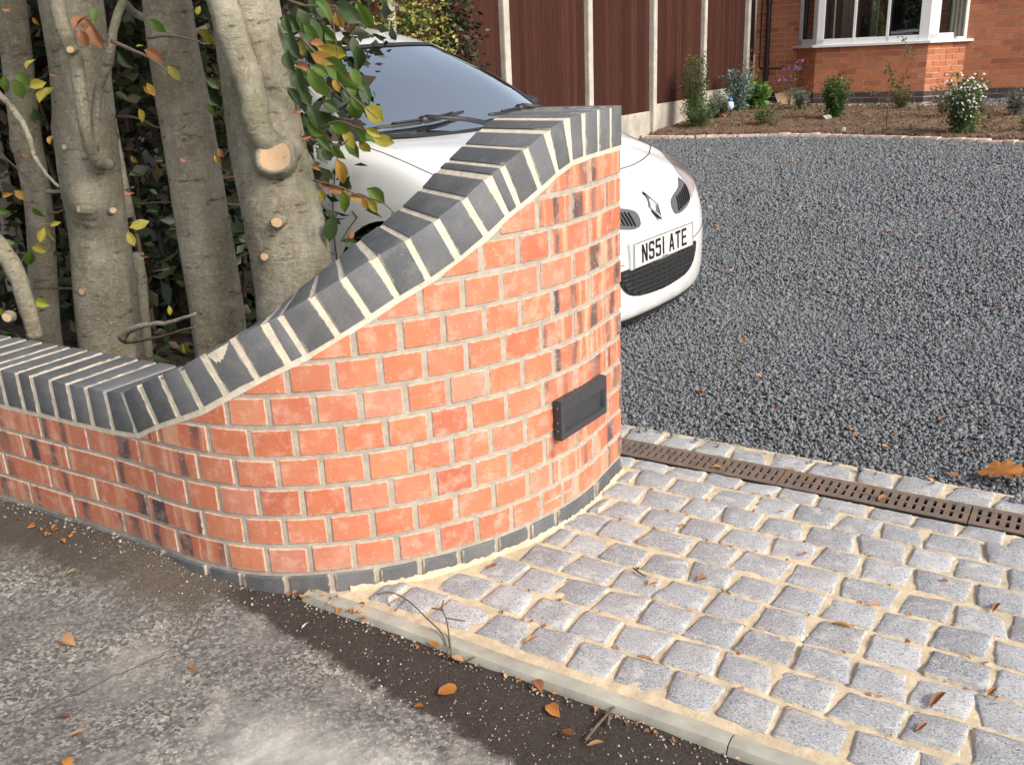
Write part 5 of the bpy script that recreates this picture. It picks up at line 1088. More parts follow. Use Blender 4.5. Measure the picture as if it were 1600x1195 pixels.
def tube_rough(pts, rad, nseg, step, bumps=(), amp=.035, seed=0, root=None):
    """trunk through pts (a,b,z) -> world verts with uneven surface"""
    P = cr([Vector(p) if False else np.array(p) for p in [tuple(AB(*q)) for q in pts]], 12); Rr = cr(np.array(rad)[:, None], 12)[:, 0]; r = np.random.default_rng(seed); n = len(P); V = []; F = []
    ph = r.uniform(0, 6.28, 6)
    for i, p in enumerate(P):
        for j in range(nseg):
            an = 2*math.pi*j/nseg; d = np.array([math.cos(an), math.sin(an), 0]); z = p[2]
            k = 1+amp*(math.sin(2*an+ph[0]+z*2)+.6*math.sin(3*an+ph[1]-z*3)+.5*math.sin(an*5+ph[2]+z*6)+.35*math.sin(z*11+ph[3]+an))
            q = p+d*Rr[i]*k
            for (ba, bb, bz, bs, bh) in bumps:
                c = AB(ba, bb, bz); dd = (q[0]-c.x)**2+(q[1]-c.y)**2+((q[2]-c.z)*1.1)**2; q = q+d*bh*math.exp(-dd/(2*bs*bs))
            V.append(tuple(q))
    for i in range(n-1):
        for j in range(nseg): F.append((i*nseg+j, i*nseg+(j+1) % nseg, (i+1)*nseg+(j+1) % nseg, (i+1)*nseg+j))
    return V, F
TR = [ # trunk path from the ground up, radii, bumps, label
 ([(-3.80, 2.15, -.06), (-3.775, 2.15, .10), (-3.641, 2.15, .606), (-3.608, 2.15, .957), (-3.522, 2.15, 1.459), (-3.42, 2.18, 2.3), (-3.35, 2.2, 3.4)], [.075, .061, .054, .055, .052, .045, .03], [(-3.62, 2.10, .40, .04, .02), (-3.6, 2.1, .9, .03, .015)], 'thin shaded beech trunk furthest left behind the low wall', 1),
 ([(-3.07, 1.97, -.06), (-3.061, 1.97, .062), (-3.021, 1.97, .388), (-2.99, 1.97, .645), (-2.971, 1.97, .845), (-2.931, 1.97, 1.137), (-2.894, 1.97, 1.427), (-2.85, 2.0, 2.3), (-2.8, 2.05, 3.6)], [.135, .118, .110, .101, .105, .098, .100, .085, .05], [(-2.90, 1.87, .74, .05, .035), (-2.83, 1.88, .70, .035, .03), (-2.86, 1.87, .86, .05, .03), (-2.78, 1.92, .80, .04, .035), (-2.90, 1.88, .60, .05, -.018), (-2.88, 1.88, .42, .025, .014)], 'knobbly beech trunk with a stem rising from its fork, second from the left', 2),
 ([(-2.445, 1.97, -.06), (-2.441, 1.97, .222), (-2.429, 1.97, .509), (-2.429, 1.97, .777), (-2.435, 1.97, 1.068), (-2.438, 1.97, 1.376), (-2.43, 2.0, 2.3), (-2.4, 2.0, 3.5)], [.090, .084, .083, .081, .078, .072, .06, .04], [(-2.42, 1.89, 1.20, .025, .02), (-2.38, 1.9, .95, .02, .010), (-2.46, 1.9, 1.05, .02, .008)], 'smooth straight beech trunk in the middle of the row', 3),
 ([(-2.05, 1.95, -.06), (-2.039, 1.95, .283), (-2.03, 1.95, .507), (-2.049, 1.95, .738), (-2.072, 1.95, .903), (-2.085, 1.95, 1.115), (-2.095, 1.95, 1.35), (-2.11, 1.97, 2.3), (-2.1, 2.0, 3.7)], [.130, .121, .116, .111, .106, .098, .092, .078, .05], [(-1.93, 1.86, .93, .05, .022), (-1.96, 1.86, .80, .035, .018), (-1.99, 1.86, .99, .03, .016), (-1.86, 1.9, .75, .02, .018)], 'stout beech trunk with a large heart-shaped pruning cut, nearest the white car', 4),
]
trees = []; brr = random.Random(21)
for i, (pts_, rad, bumps, lab, sd_) in enumerate(TR):
    root = empty('beech_tree', lab, 'tree', AB(*pts_[0]), 0, 'beech trunks behind the wall'); trees.append(root)
    V, F = tube_rough(pts_, rad, 44, .03, list(bumps)+[(pts_[0][0]+brr.uniform(-.1, .1), pts_[0][1]-.09, brr.uniform(.1, 1.4), brr.uniform(.012, .03), brr.uniform(-.006, .010)) for _ in range(14)], .042, sd_)
    mk('trunk', V, F, M['bark'], root, smooth=True)
# extra stub trunk on the far left and a thin back trunk
BR_LAB = {}
for pts_, r_, t_ in BRANCHES:
    if r_ in (.04, .022, .013): pts_ = list(pts_); q_ = pts_[-1]; sh_ = 0 if r_ == .04 else -.035; pts_[-1] = (q_[0]+sh_, q_[1]+.05, q_[2]-.01); pts_.append((q_[0]+sh_*2.4, q_[1]+.13, q_[2]-.03))
    pts_ = list(pts_)
    if r_ >= .013:                                   # carry the stems on beyond the top of the view
        for e_, f_ in ((0, 1), (-1, -2)):
            if pts_[e_][2] > 1.25:
                d0 = Vector(pts_[e_])-Vector(pts_[f_]); d0.normalize(); ex = [tuple(Vector(pts_[e_])+d0*t+Vector((0, 0, .25*t*t))) for t in (.25, .6, 1.0)]
                pts_ = ex[::-1]+pts_ if e_ == 0 else pts_+ex
    P = cr(np.array([tuple(AB(*q)) for q in pts_]), 4); rr = np.linspace(r_*1.12, r_*.85 if r_ > .012 else r_*.4, len(P)); jit = np.random.default_rng(int(abs(pts_[0][0])*1000)); P[1:-1] += jit.normal(0, min(r_*.12, .0015), P[1:-1].shape)
    if r_ > .02: rr = rr*(1+.04*np.sin(np.arange(len(P))*1.3))
    b = MB(); b.tube(P, list(rr), 14 if r_ > .01 else 6); b.obj('branch', M['bark'] if r_ > .008 else M['twig'], trees[t_], smooth=True)
b = MB(); P = cr(np.array([tuple(AB(*q)) for q in [(-3.32, 2.3, .6), (-3.32, 2.3, .945), (-3.298, 2.3, 1.111), (-3.272, 2.3, 1.27), (-3.2, 2.3, 2.2)]]), 5); b.tube(P, list(np.linspace(.05, .03, len(P))), 12); b.obj('branch', M['bark'], trees[1], smooth=True)
r = random.Random(8)
for i in range(34):
    u = r.uniform(0, .75); a = -1.93+u*.17*r.random(); z = 1.28-.62*u*r.random()-.25*u+r.uniform(-.06, .06); LEAVES.append((a+r.uniform(-.05, .05), r.uniform(1.98, 2.14), z, r.uniform(.055, .085), r.choice('dddddgdgr'), r.uniform(-110, -20), 3))
# pruned stubs with fresh cut faces
viewd = lambda a, b, z: (Vector((0, 0, HC))-AB(a, b, z)).normalized()
def cut(a, b, z, r, t_, heart=False, dep=.03, face=None):
    c = AB(a, b, z); d = (Vector((.10, -.99, .12)) if face is None else Vector(face)).normalized(); q = d.to_track_quat('Z', 'Y').to_matrix().to_4x4(); n = 28; T0 = Matrix.Translation(c) @ q
    V = []; F = []
    def rad(an):
        if heart: return r*(1-.34*math.exp(-((an-1.45)/.42)**2)+.06*math.sin(2*an+.6)+.13*math.exp(-((an-.75)/.4)**2)+.16*math.exp(-((an-2.4)/.45)**2)-.06*math.sin(an*3+.4)+.015*math.sin(9*an))
        return r*(1+.06*math.sin(2*an+a*9)+.04*math.sin(3*an))
    for k, zz in ((1.5, -dep), (1.30, -.010), (1.13, .003), (1.0, .0)):
        for j in range(n): an = 2*math.pi*j/n; V.append((rad(an)*k*math.cos(an), rad(an)*k*math.sin(an), zz))
    for i in range(3):
        for j in range(n): F.append((i*n+j, i*n+(j+1) % n, (i+1)*n+(j+1) % n, (i+1)*n+j))
    st = mk('cut_stub', V, F, M['bark'], trees[t_], T0, smooth=True)
    V = [(rad(2*math.pi*j/n)*1.0*math.cos(2*math.pi*j/n), rad(2*math.pi*j/n)*1.0*math.sin(2*math.pi*j/n), .0005) for j in range(n)]+[(.0, 0, .0012)]
    mk('cut_face', V, [(j, (j+1) % n, n) for j in range(n)], M['cut'], st, T0)
cut(-1.940, 1.848, .908, .040, 3, True, .05, (.22, -.95, .22)); cut(-1.954, 1.838, .729, .014, 3, False, .04); cut(-2.015, 1.832, .628, .011, 3, False, .05, (-.1, -1, .1))
cut(-2.925, 1.862, .921, .008, 1); cut(-2.884, 1.845, .723, .011, 1, False, .05, (-.5, -.8, .2)); cut(-2.76, 1.885, .717, .009, 1, False, .06, (.5, -.8, .2)); cut(-2.70, 1.80, 1.215, .010, 1)
cut(-2.990, 1.862, .427, .011, 1, False, .04, (-.3, -.9, .1)); cut(-3.143, 1.665, .366, .014, 0, False, .03); cut(-3.161, 1.665, .549, .012, 0, False, .03)
# leaves one can pick out near the trunks
lr_ = random.Random(5)
for (a, b_, z, L, c, an, t_) in LEAVES:
    me = lr_.choice(LM[c]); o = bpy.data.objects.new('leaf', me); link(o, trees[t_]); th = R(an+lr_.uniform(-12, 12)); x = Vector((1, 0, 0)); up = Vector((0, 0, 1))
    dirv = (x*math.cos(th)+up*math.sin(th)+Vector((0, -1, 0))*lr_.uniform(-.35, .25)).normalized(); nrm_ = (Vector((0, -1, .35))+Vector((lr_.uniform(-.7, .7), 0, lr_.uniform(-.5, .5)))).normalized(); yv = nrm_.cross(dirv).normalized(); nn_ = dirv.cross(yv)
    Rm = Matrix((dirv, yv, nn_)).transposed().to_4x4(); p = AB(a, b_, z)-dirv*L*.5
    o.matrix_basis = inv_w(trees[t_]) @ Matrix.Translation(p) @ Rm @ Matrix.Diagonal((L, L, L, 1))
def foliage(name, P, size, m, parent=None, seed=0, kind='stuff', aspect=.55, up=.3, spread=1., mw=None):
    """leaf-shaped two-triangle-pair blades at P"""
    r = np.random.default_rng(seed); n = len(P); d = r.normal(0, 1, (n, 3)); d[:, 2] = d[:, 2]*.6-up; d /= np.linalg.norm(d, axis=1)[:, None]
    q = r.normal(0, 1, (n, 3)); q = np.cross(d, q); q /= np.linalg.norm(q, axis=1)[:, None]+1e-9; nn = np.cross(d, q)
    L = size*np.exp(r.normal(0, .25, n))[:, None]; W = L*aspect*.5
    v0 = P; v1 = P+d*L*.5+q*W+nn*L*.08; v2 = P+d*L; v3 = P+d*L*.5-q*W+nn*L*.08
    V = np.stack([v0, v1, v2, v3], 1).reshape(-1, 3); i = np.arange(n)*4; F = np.concatenate([np.stack([i, i+1, i+2], 1), np.stack([i, i+2, i+3], 1)])
    return npmesh(name, V, F, m, parent, mw, kind=kind)
def abz(A, B, Z): return np.stack([A*av[0]+B*bv[0], A*av[1]+B*bv[1], Z], 1)
# crowns above the frame (they keep the bed under them dark)
for i, (a, b_, h0, h1, rx) in enumerate([(-3.5, 2.3, 1.9, 4.4, .9), (-2.9, 2.1, 1.75, 4.6, .9), (-2.45, 2.2, 1.8, 4.6, .8), (-2.3, 2.3, 1.7, 4.8, .9)]):
    r = np.random.default_rng(60+i); n = 3600; u = r.normal(0, 1, (n, 3)); u /= np.linalg.norm(u, axis=1)[:, None]; k = r.random(n)**.45; cz = (h0+h1)/2
    P = abz(a+u[:, 0]*k*rx, b_+u[:, 1]*k*rx*.9, cz+u[:, 2]*k*(h1-h0)/2); foliage('crown', P, .085, M['f_crown'], trees[i], seed=61+i)
    bb = MB()
    for j in range(7):
        an = j*2.4+i; z0 = h0+.2+.3*j; bb.tube([AB(a, b_, z0-.25), AB(a+.35*math.cos(an), b_+.35*math.sin(an), z0+.15), AB(a+.8*math.cos(an), b_+.75*math.sin(an), z0+.45)], [.025, .016, .006], 6)
    bb.obj('branch', M['bark'], trees[i], smooth=True)
# the dark hedge behind the trunks, dense enough to hide what is beyond
def hedge(name, label, cat, boxes, m, size, seed, base, stems=True, density=1):
    root = empty(name, label, cat, base); r = np.random.default_rng(seed); PP = []
    for (a0, a1, b0, b1, z0, z1, n) in boxes:
        n = int(n*density); PP.append(np.stack([r.uniform(a0, a1, n), r.uniform(b0, b1, n)+.08*np.sin(r.uniform(a0, a1, n)*7), z0+(z1-z0)*r.random(n)], 1))
    P = np.concatenate(PP); P[:, 2] += .12*np.sin(P[:, 0]*5)*((P[:, 2] > 1.5)); foliage('foliage', abz(P[:, 0], P[:, 1], P[:, 2]), size, m, root, seed=seed)
    return root
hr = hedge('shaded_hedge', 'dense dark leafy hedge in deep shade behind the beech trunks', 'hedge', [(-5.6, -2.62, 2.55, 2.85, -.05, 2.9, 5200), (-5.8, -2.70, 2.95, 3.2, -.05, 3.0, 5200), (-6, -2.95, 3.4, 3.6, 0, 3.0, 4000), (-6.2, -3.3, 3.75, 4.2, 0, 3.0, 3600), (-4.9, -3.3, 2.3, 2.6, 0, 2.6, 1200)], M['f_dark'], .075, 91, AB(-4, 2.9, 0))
bb = MB(); r = random.Random(3)
for i in range(34):
    a = r.uniform(-5.4, -3.3); b_ = r.uniform(2.45, 3.2); an = r.uniform(-.35, .35); bb.tube([AB(a, b_, -.1), AB(a+an*.3, b_+.05, .6), AB(a+an*.6, b_, 1.3), AB(a+an, b_+.1, 2.3)], [.014, .011, .009, .004], 5)
bb.obj('stem', M['twig'], hr, smooth=True)
for i in range(16):
    a = r.uniform(-3.6, -2.4); b_ = r.uniform(2.15, 2.6); z = r.uniform(.1, .9); an = r.uniform(-1, 1); b = MB(); b.tube([AB(a, b_, z), AB(a+.18*an, b_-.02, z+.03*an), AB(a+.38*an, b_+.02, z+.01)], [.004, .0035, .002], 5); b.obj('twig', M['twig'], hr, smooth=True)
r = np.random.default_rng(17); A = r.uniform(-4.2, -1.5, 900); B = r.uniform(1.5, 2.8, 900); k = np.array([a < -1.9 or wall_clear(a, b) < -.2 for a, b in zip(A, B)]); A, B = A[k], B[k]
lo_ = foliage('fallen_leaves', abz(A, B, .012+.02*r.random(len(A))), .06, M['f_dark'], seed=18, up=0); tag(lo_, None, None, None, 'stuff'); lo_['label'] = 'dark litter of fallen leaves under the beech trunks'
# golden privet against the fence beyond the car
root = empty('golden_privet', 'golden yellow variegated privet bush beyond the roof of the white car', 'bush', AB(-4.9, 5.6, 0))
def blob(cx, cy, cz, rx, ry, rz, n, seed, shell=.5):
    r = np.random.default_rng(seed); u = r.normal(0, 1, (n, 3)); u /= np.linalg.norm(u, axis=1)[:, None]; k = shell+(1-shell)*r.random(n); k = k*(1+.14*np.sin(u[:, 0]*9+u[:, 2]*7+seed)); return abz(cx+u[:, 0]*k*rx, cy+u[:, 1]*k*ry, cz+u[:, 2]*k*rz)
Pg = np.concatenate([blob(-5.0, 5.75, 1.0, .75, .55, 1.2, 5200, 1), blob(-4.72, 6.1, 1.2, .38, .3, .75, 1600, 2), blob(-5.2, 5.3, 1.6, .6, .5, .9, 2400, 3)]); foliage('foliage', Pg, .040, M['f_gold'], root, seed=95, up=-.1)
foliage('foliage', np.concatenate([blob(-5.0, 5.8, 1.0, .6, .45, 1.05, 2600, 4, .2), blob(-5.7, 5.0, 1.2, .8, .6, 1.5, 4200, 5, .3)]), .055, M['f_green'], root, seed=96)
b = MB(); [b.tube([AB(-4.9+.05*i, 5.6, 0), AB(-4.9+.2*(i-2), 5.6+.1*i, 1.2)], [.02, .01], 6) for i in range(5)]; b.obj('stem', M['twig'], root, smooth=True)
root = empty('dark_laurel', 'dark glossy shrub against the fence at the right of the golden privet', 'bush', AB(-4.55, 6.45, 0)); foliage('foliage', blob(-4.62, 6.5, 1.05, .22, .30, 1.1, 1700, 6, .3), .05, M['f_dark'], root, seed=97)
b = MB(); b.tube([AB(-4.62, 6.5, -.05), AB(-4.6, 6.5, 1.4)], [.02, .01], 6); b.obj('stem', M['twig'], root, smooth=True)
# tall trees and a house across the boundary so that nothing opens onto bare sky low down
for i, (a, b_, h, rx) in enumerate([(-8.2, 3.5, 5.5, 2.0), (-8.0, 7.5, 5.2, 1.9), (-7.6, 11.5, 4.6, 1.6)]):
    root = empty('background_tree', ['broad dark tree beyond the fence at the far left', 'dark tree beyond the middle of the fence', 'smaller dark tree beyond the fence near the house'][i], 'tree', AB(a, b_, 0))
    V, F = tube_rough([(a, b_, -.1), (a+.1, b_, 1.5), (a, b_+.1, h*.8)], [.2, .15, .06], 14, .1, (), .04, i); mk('trunk', V, F, M['bark'], root, smooth=True)
    foliage('crown', blob(a, b_, h*.58, rx, rx, h*.45, 5200, 30+i, .35), .16, M['f_green'], root, seed=33+i)

# ================================================================== THE PLANTS IN THE BED
def stems(a, b_, h, w_, n, r, lean=.5, rad=.004, wob=.15):
    out = []
    for i in range(n):
        an = r.random()*6.283; q = r.random()**.6*w_*.5*lean; z = h*(.55+.45*r.random()); pts_ = []
        for k in range(5):
            t = k/4; pts_.append((a+math.cos(an)*q*t**1.3*2+r.uniform(-1, 1)*wob*w_*.15*t, b_+math.sin(an)*q*t**1.3*2, z*t))
        out.append(pts_)
    return out
def plant(name, label, cat, a, b_, h, w_, m, n_st=26, n_lf=900, lsz=.03, seed=0, kind='shrub', top=None, bright=None, stem_m='twig', aspect=.45, lowcut=.08):
    r = random.Random(seed); rn = np.random.default_rng(seed); g0 = zg(b_)+.03; root = empty(name, label, cat, AB(a, b_, g0)); S = stems(a, b_, h, w_, n_st, r); mb = MB()
    for p in S: mb.tube([AB(x, y, g0-.02+z) for x, y, z in p], [.0045, .0035, .003, .0025, .0015], 4)
    mb.obj('stems', M[stem_m], root, kind='stuff')
    P = []
    for i in range(n_lf):
        p = r.choice(S); t = lowcut+(1-lowcut)*r.random()**.8; k = min(3, int(t*4)); u = t*4-k; q = [p[k][c]+(p[k+1][c]-p[k][c])*u for c in range(3)]; sp = w_*.10*(1.15-.5*t)
        P.append((q[0]+rn.normal(0, sp), q[1]+rn.normal(0, sp), g0+q[2]+rn.normal(0, sp*.7)))
    P = np.array(P); foliage('foliage', abz(P[:, 0], P[:, 1], P[:, 2]), lsz, M[m], root, seed=seed, up=-.25, aspect=aspect)
    return root, S, g0
plant('feathery_shrub', 'tall feathery green shrub growing at the left end of the soil bed', 'shrub', -4.45, 11.20, .86, .42, 'f_green', 60, 3400, .026, 1)
plant('feathery_shrub', 'low spreading part of green growth at the foot of the tall feathery shrub', 'shrub', -4.30, 11.05, .28, .50, 'f_green', 40, 1300, .028, 21)
plant('blue_grey_shrub', 'blue-grey leaved shrub standing against the concrete fence post', 'shrub', -4.42, 12.75, .58, .40, 'f_blue', 30, 1100, .040, 2, aspect=.7)
plant('pale_shrub', 'pale cream-leaved low shrub leaning along the fence base', 'shrub', -4.45, 12.1, .28, .55, 'f_grey', 34, 1200, .035, 3)
plant('broad_leaved_plant', 'bright green broad-leaved plant at the back left of the bed', 'plant', -4.30, 13.10, .34, .42, 'f_bright', 30, 620, .075, 4, aspect=.6)
plant('tall_grass', 'tall thin brownish flower stalks rising in front of the fence panel', 'plant', -4.50, 13.45, .78, .26, 'f_dry', 16, 420, .028, 5, stem_m='twig')
plant('small_green_plant', 'small dark green tuft near the front left of the soil', 'plant', -3.60, 11.3, .20, .26, 'f_green', 30, 800, .028, 6)
plant('straggly_weed', 'thin straggly low weed beside the small green tuft', 'plant', -3.42, 11.15, .17, .34, 'f_olive', 20, 200, .022, 7)
plant('lavender_plant', 'grey-green bushy plant in front of the bay window corner', 'plant', -3.62, 12.95, .28, .26, 'f_grey', 40, 900, .028, 8)
root, S, g0 = plant('verbena_plant', 'tall thin purple-flowered plant by the left side of the bay', 'plant', -3.86, 13.25, .62, .36, 'f_olive', 9, 120, .03, 9)
pr = np.array([[p[-1][0]+random.uniform(-.03, .03), p[-1][1]+random.uniform(-.03, .03), g0+p[-1][2]+random.uniform(-.02, .02)] for p in S for _ in range(16)]); foliage('flowers', abz(pr[:, 0], pr[:, 1], pr[:, 2]), .022, M['purple'], root, seed=9, aspect=.9)
plant('dense_bush', 'dense rounded dark green bush in the middle of the bed under the bay window', 'bush', -2.92, 11.95, .50, .34, 'f_green', 60, 2600, .034, 10, aspect=.6)
plant('grassy_shrub', 'small olive shrub at the back of the bed behind the thin sapling', 'shrub', -2.35, 12.9, .28, .27, 'f_olive', 36, 900, .028, 11)
plant('brown_seedheads', 'brownish shrub standing behind the white-flowered bush', 'shrub', -1.72, 12.0, .42, .30, 'f_dry', 30, 600, .028, 12)
root, S, g0 = plant('daisy_bush', 'round bush covered in small white flowers at the front right of the bed', 'flowering bush', -1.33, 10.62, .56, .46, 'f_green', 70, 2600, .036, 13)
rn = np.random.default_rng(13); Pf = []
for i in range(420):
    p = random.choice(S); t = .35+.65*rn.random(); k = min(3, int(t*4)); u = t*4-k; q = [p[k][c]+(p[k+1][c]-p[k][c])*u for c in range(3)]; Pf.append((q[0]+rn.normal(0, .04), q[1]+rn.normal(0, .04), g0+q[2]+rn.normal(0, .03)+.02))
V = []; F = []
for (a, b_, z) in Pf:
    c = AB(a, b_, z); d = Vector((rn.normal(0, .5), -1+rn.normal(0, .4), .6+rn.normal(0, .4))).normalized(); t1 = d.orthogonal().normalized(); t2 = d.cross(t1); rad = .013+.004*rn.random(); k = len(V); V.append(c+d*.002)
    for j in range(10): an = j*.6283; rr_ = rad*(1 if j % 2 else .55); V.append(c+(t1*math.cos(an)+t2*math.sin(an))*rr_)
    F += [(k, k+1+j, k+1+(j+1) % 10) for j in range(10)]
mk('flowers', V, F, M['petal'], root, kind='stuff')
plant('grey_green_plant', 'grey-green plant at the back right edge of the bed', 'plant', -.98, 12.1, .30, .26, 'f_grey', 34, 700, .032, 14); plant('green_tuft', 'green tuft at the front right edge of the bed', 'plant', -.72, 10.75, .18, .20, 'f_bright', 30, 500, .03, 15)
r = np.random.default_rng(71); A = r.uniform(-4.6, -.3, 2600); B = r.uniform(10.1, 13.5, 2600); k = (B > edge_b(A)+.1) & (B < back_b(A)-.1) & (nz2(A, B, 2.5, 41)+.25*nz2(A, B, 9, 42) > .10)
wd_ = foliage('low_weeds', abz(A[k], B[k], zgv(B[k])+.045+.03*r.random(int(k.sum()))), .035, M['f_olive'], None, seed=72, up=-.3)
A = r.uniform(-4.6, -.3, 900); B = r.uniform(10.1, 13.5, 900); k = (B > edge_b(A)+.1) & (B < back_b(A)-.1); foliage('leaf_litter', abz(A[k], B[k], zgv(B[k])+.055), .03, M['f_dry'], None, seed=73, up=0)
# sapling
root = empty('young_tree', 'thin young sapling with sparse yellow-green leaves in front of the bay window', 'sapling', AB(-2.15, 11.10, zg(11.1)+.03)); g0 = zg(11.1); b = MB()
tp = [(-2.15, 11.10, g0), (-2.148, 11.10, g0+.22), (-2.14, 11.1, g0+.40), (-2.12, 11.1, g0+.50), (-2.10, 11.1, g0+.62)]; b.tube([AB(*p) for p in tp], [.0075, .007, .006, .005, .003], 6); b.obj('trunk', M['twig'], root, smooth=True)
BB = [[(-2.145, 11.1, g0+.34), (-2.28, 11.08, g0+.40), (-2.40, 11.05, g0+.43)], [(-2.14, 11.1, g0+.40), (-2.05, 11.08, g0+.50), (-1.95, 11.05, g0+.66), (-1.90, 11.05, g0+.86)], [(-2.12, 11.1, g0+.48), (-2.17, 11.1, g0+.62), (-2.20, 11.1, g0+.72)], [(-2.1, 11.1, g0+.45), (-1.98, 11.1, g0+.47)], [(-1.92, 11.05, g0+.76), (-2.0, 11.05, g0+.86), (-2.08, 11.05, g0+1.0)]]
bb = MB(); Pl = []; rn = np.random.default_rng(5)
for q in BB:
    bb.tube([AB(*p) for p in q], [.004]*(len(q)-1)+[.0015], 5)
    for i in range(44): t = rn.random()*(len(q)-1); k = int(t); u = t-k; p = [q[k][c]+(q[k+1][c]-q[k][c])*u for c in range(3)]; Pl.append([p[0]+rn.normal(0, .03), p[1]+rn.normal(0, .03), p[2]+rn.normal(0, .025)])
bb.obj('branch', M['twig'], root, smooth=True); Pl = np.array(Pl); foliage('foliage', abz(Pl[:, 0], Pl[:, 1], Pl[:, 2]), .036, M['f_olive'], root, seed=50)
# small things in the bed
def rock(name, label, cat, a, b_, z, s, m, sq=(1, .8, .6)):
    r = np.random.default_rng(int(abs(a*100))); bm = bmesh.new(); bmesh.ops.create_icosphere(bm, subdivisions=2, radius=1)
    for v in bm.verts: v.co = Vector((v.co.x*sq[0], v.co.y*sq[1], v.co.z*sq[2]))*s*(1+.18*math.sin(v.co.x*5+v.co.z*3+a)+.05*r.normal())
    me = bpy.data.meshes.new(name); bm.to_mesh(me); bm.free(); o = mo(name, me, m, None, Matrix.Translation(AB(a, b_, z))); tag(o, label, cat); return o
rock('rock', 'grey stone lying at the foot of the dense green bush', 'stone', -2.98, 11.80, zg(11.8)+.055, .055, M['rock'])
rock('soil_lump', 'dark red-brown lump beside the small blue ornament', 'pot', -4.35, 12.0, zg(12)+.06, .055, M['terra'], (1, .9, .55))
b = MB(); b.box((-2.50, 10.68, zg(10.7)+.05), (.035, .008, .055), ABM); b.box((-2.50, 10.68, zg(10.7)+.02), (.010, .006, .06), ABM); o = b.obj('plant_label', M['stake'], None, bevel=.002); tag(o, 'small white plant label stuck in the soil near the front edging', 'plant label')
root = empty('garden_ornament', 'small blue and white bird-like ornament on a stick in the left of the bed', 'ornament', AB(-4.25, 12.0, zg(12)+.03)); zz = zg(12)+.03
b = MB(); b.tube([AB(-4.25, 12, zz-.02), AB(-4.25, 12, zz+.13)], .006, 6); b.obj('stick', M['pipe'], root)
b = MB(); b.tube([AB(-4.25, 12, zz+.10), AB(-4.252, 12, zz+.14), AB(-4.255, 12, zz+.19), AB(-4.25, 12, zz+.225)], [.02, .046, .042, .015], 12); b.obj('body', M['pale'], root, smooth=True)
b = MB(); b.tube([AB(-4.25, 12, zz+.215), AB(-4.25, 11.99, zz+.235), AB(-4.25, 11.99, zz+.26)], [.03, .026, .006], 10); b.tube([AB(-4.285, 11.99, zz+.12), AB(-4.29, 11.99, zz+.17), AB(-4.28, 11.99, zz+.2)], [.008, .02, .006], 8); b.obj('wing', M['blue'], root, smooth=True)
b = MB(); b.box((0, 0, 0), (.50, .012, .36), Matrix.Translation(AB(-3.98, 13.93, zg(13.9)+.10)) @ Matrix.Rotation(AZ+.12, 4, 'Z') @ Matrix.Rotation(R(-52), 4, 'X') @ Matrix.Rotation(R(-22), 4, 'Y')); o = b.obj('cardboard_sheet', M['card'], None, bevel=.002); tag(o, 'flat sheet of brown cardboard leaning at the foot of the house wall', 'cardboard')

# ================================================================== FALLEN LEAVES, TWIGS
FM = {k: [leaf_mesh(200+i+7*ord(k[0]), W=.5+.12*(i % 3), curl=.35*(i % 3-1)+.1, fold=.9 if i % 2 else .45, m=M[mt]) for i in range(5)] for k, mt in (('tan', 'lt'), ('brown', 'lr'), ('orange', 'lor'))}
fr_ = random.Random(11)
def fallen(a, b_, L, kind='tan', z=None, label=None, group=None, mesh=None, yaw=None, tilt=None, zs=1.):
    z = z if z is not None else .0
    me = mesh or fr_.choice(FM[kind]); o = bpy.data.objects.new('fallen_leaf', me); link(o)
    yaw = fr_.uniform(0, 6.28) if yaw is None else R(yaw); t = fr_.uniform(-.25, .25) if tilt is None else tilt
    p = AB(a, b_, z); Rm = Matrix.Rotation(yaw, 4, 'Z') @ Matrix.Rotation(t, 4, 'Y') @ Matrix.Rotation(fr_.uniform(-.3, .3), 4, 'X')
    o.matrix_basis = Matrix.Translation(p) @ Rm @ Matrix.Translation((-L*.5, 0, 0)) @ Matrix.Diagonal((L, L, L*zs, 1)); tag(o, label, 'leaf', group); return o
zr = lambda a, b: float(road_z(np.array([a]), np.array([b]))[0])+.005
fallen(-.965, 1.201, .038, mesh=leaf_mesh(5, W=.92, curl=.12, fold=.10, m=M['lor'], kind='round'), z=-.040, label='round bright orange leaf lying on the dark asphalt strip', yaw=200, tilt=.0)
RL = [(-.987, 1.136, .020, 'small tan leaf on the edge of the dark strip, beside the round orange leaf'), (-.758, 1.258, .036, 'long pale tan leaf on the dark asphalt, right of the round orange leaf'), (-.698, 1.206, .034, 'curled tan leaf lying below the long pale one on the dark asphalt'), (-.642, 1.212, .028, 'tan leaf at the end of the forked twig by the kerb'), (-1.014, 1.304, .028, 'curled pale leaf against the kerb at the foot of the two thin twigs'), (-.986, 1.310, .024, 'second pale leaf against the kerb, just right of the curled one'), (-1.083, 1.312, .03, 'flat orange-brown leaf tucked against the kerb left of the thin twigs'), (-1.813, .928, .040, 'flat tan leaf on the old grey asphalt at the left'), (-1.579, .768, .036, 'upper of two tan leaves near the bottom left of the asphalt'), (-1.514, .752, .030, 'lower of two tan leaves near the bottom left of the asphalt'), (-1.466, .701, .024, 'small orange leaf at the bottom edge of the asphalt by the crack'), (-1.49, 1.005, .020, 'thin orange leaf sliver on the grey asphalt below the dark strip corner'), (-2.05, 1.102, .024, 'upright brown leaf on the dark asphalt below the low wall'), (-2.103, 1.101, .015, 'tiny brown leaf beside the upright one below the low wall'), (-.82, 1.305, .032, 'tan leaf lying along the kerb foot'), (-1.667, .998, .010, 'tiny pale leaf scrap on the old asphalt')]
for i, (a, b_, L, lab) in enumerate(RL): fallen(a, b_, L*1.15, ['tan', 'tan', 'brown'][i % 3] if 'orange' not in lab else 'orange', zr(a, b_)+.003, lab, yaw=-25+fr_.uniform(-40, 40))
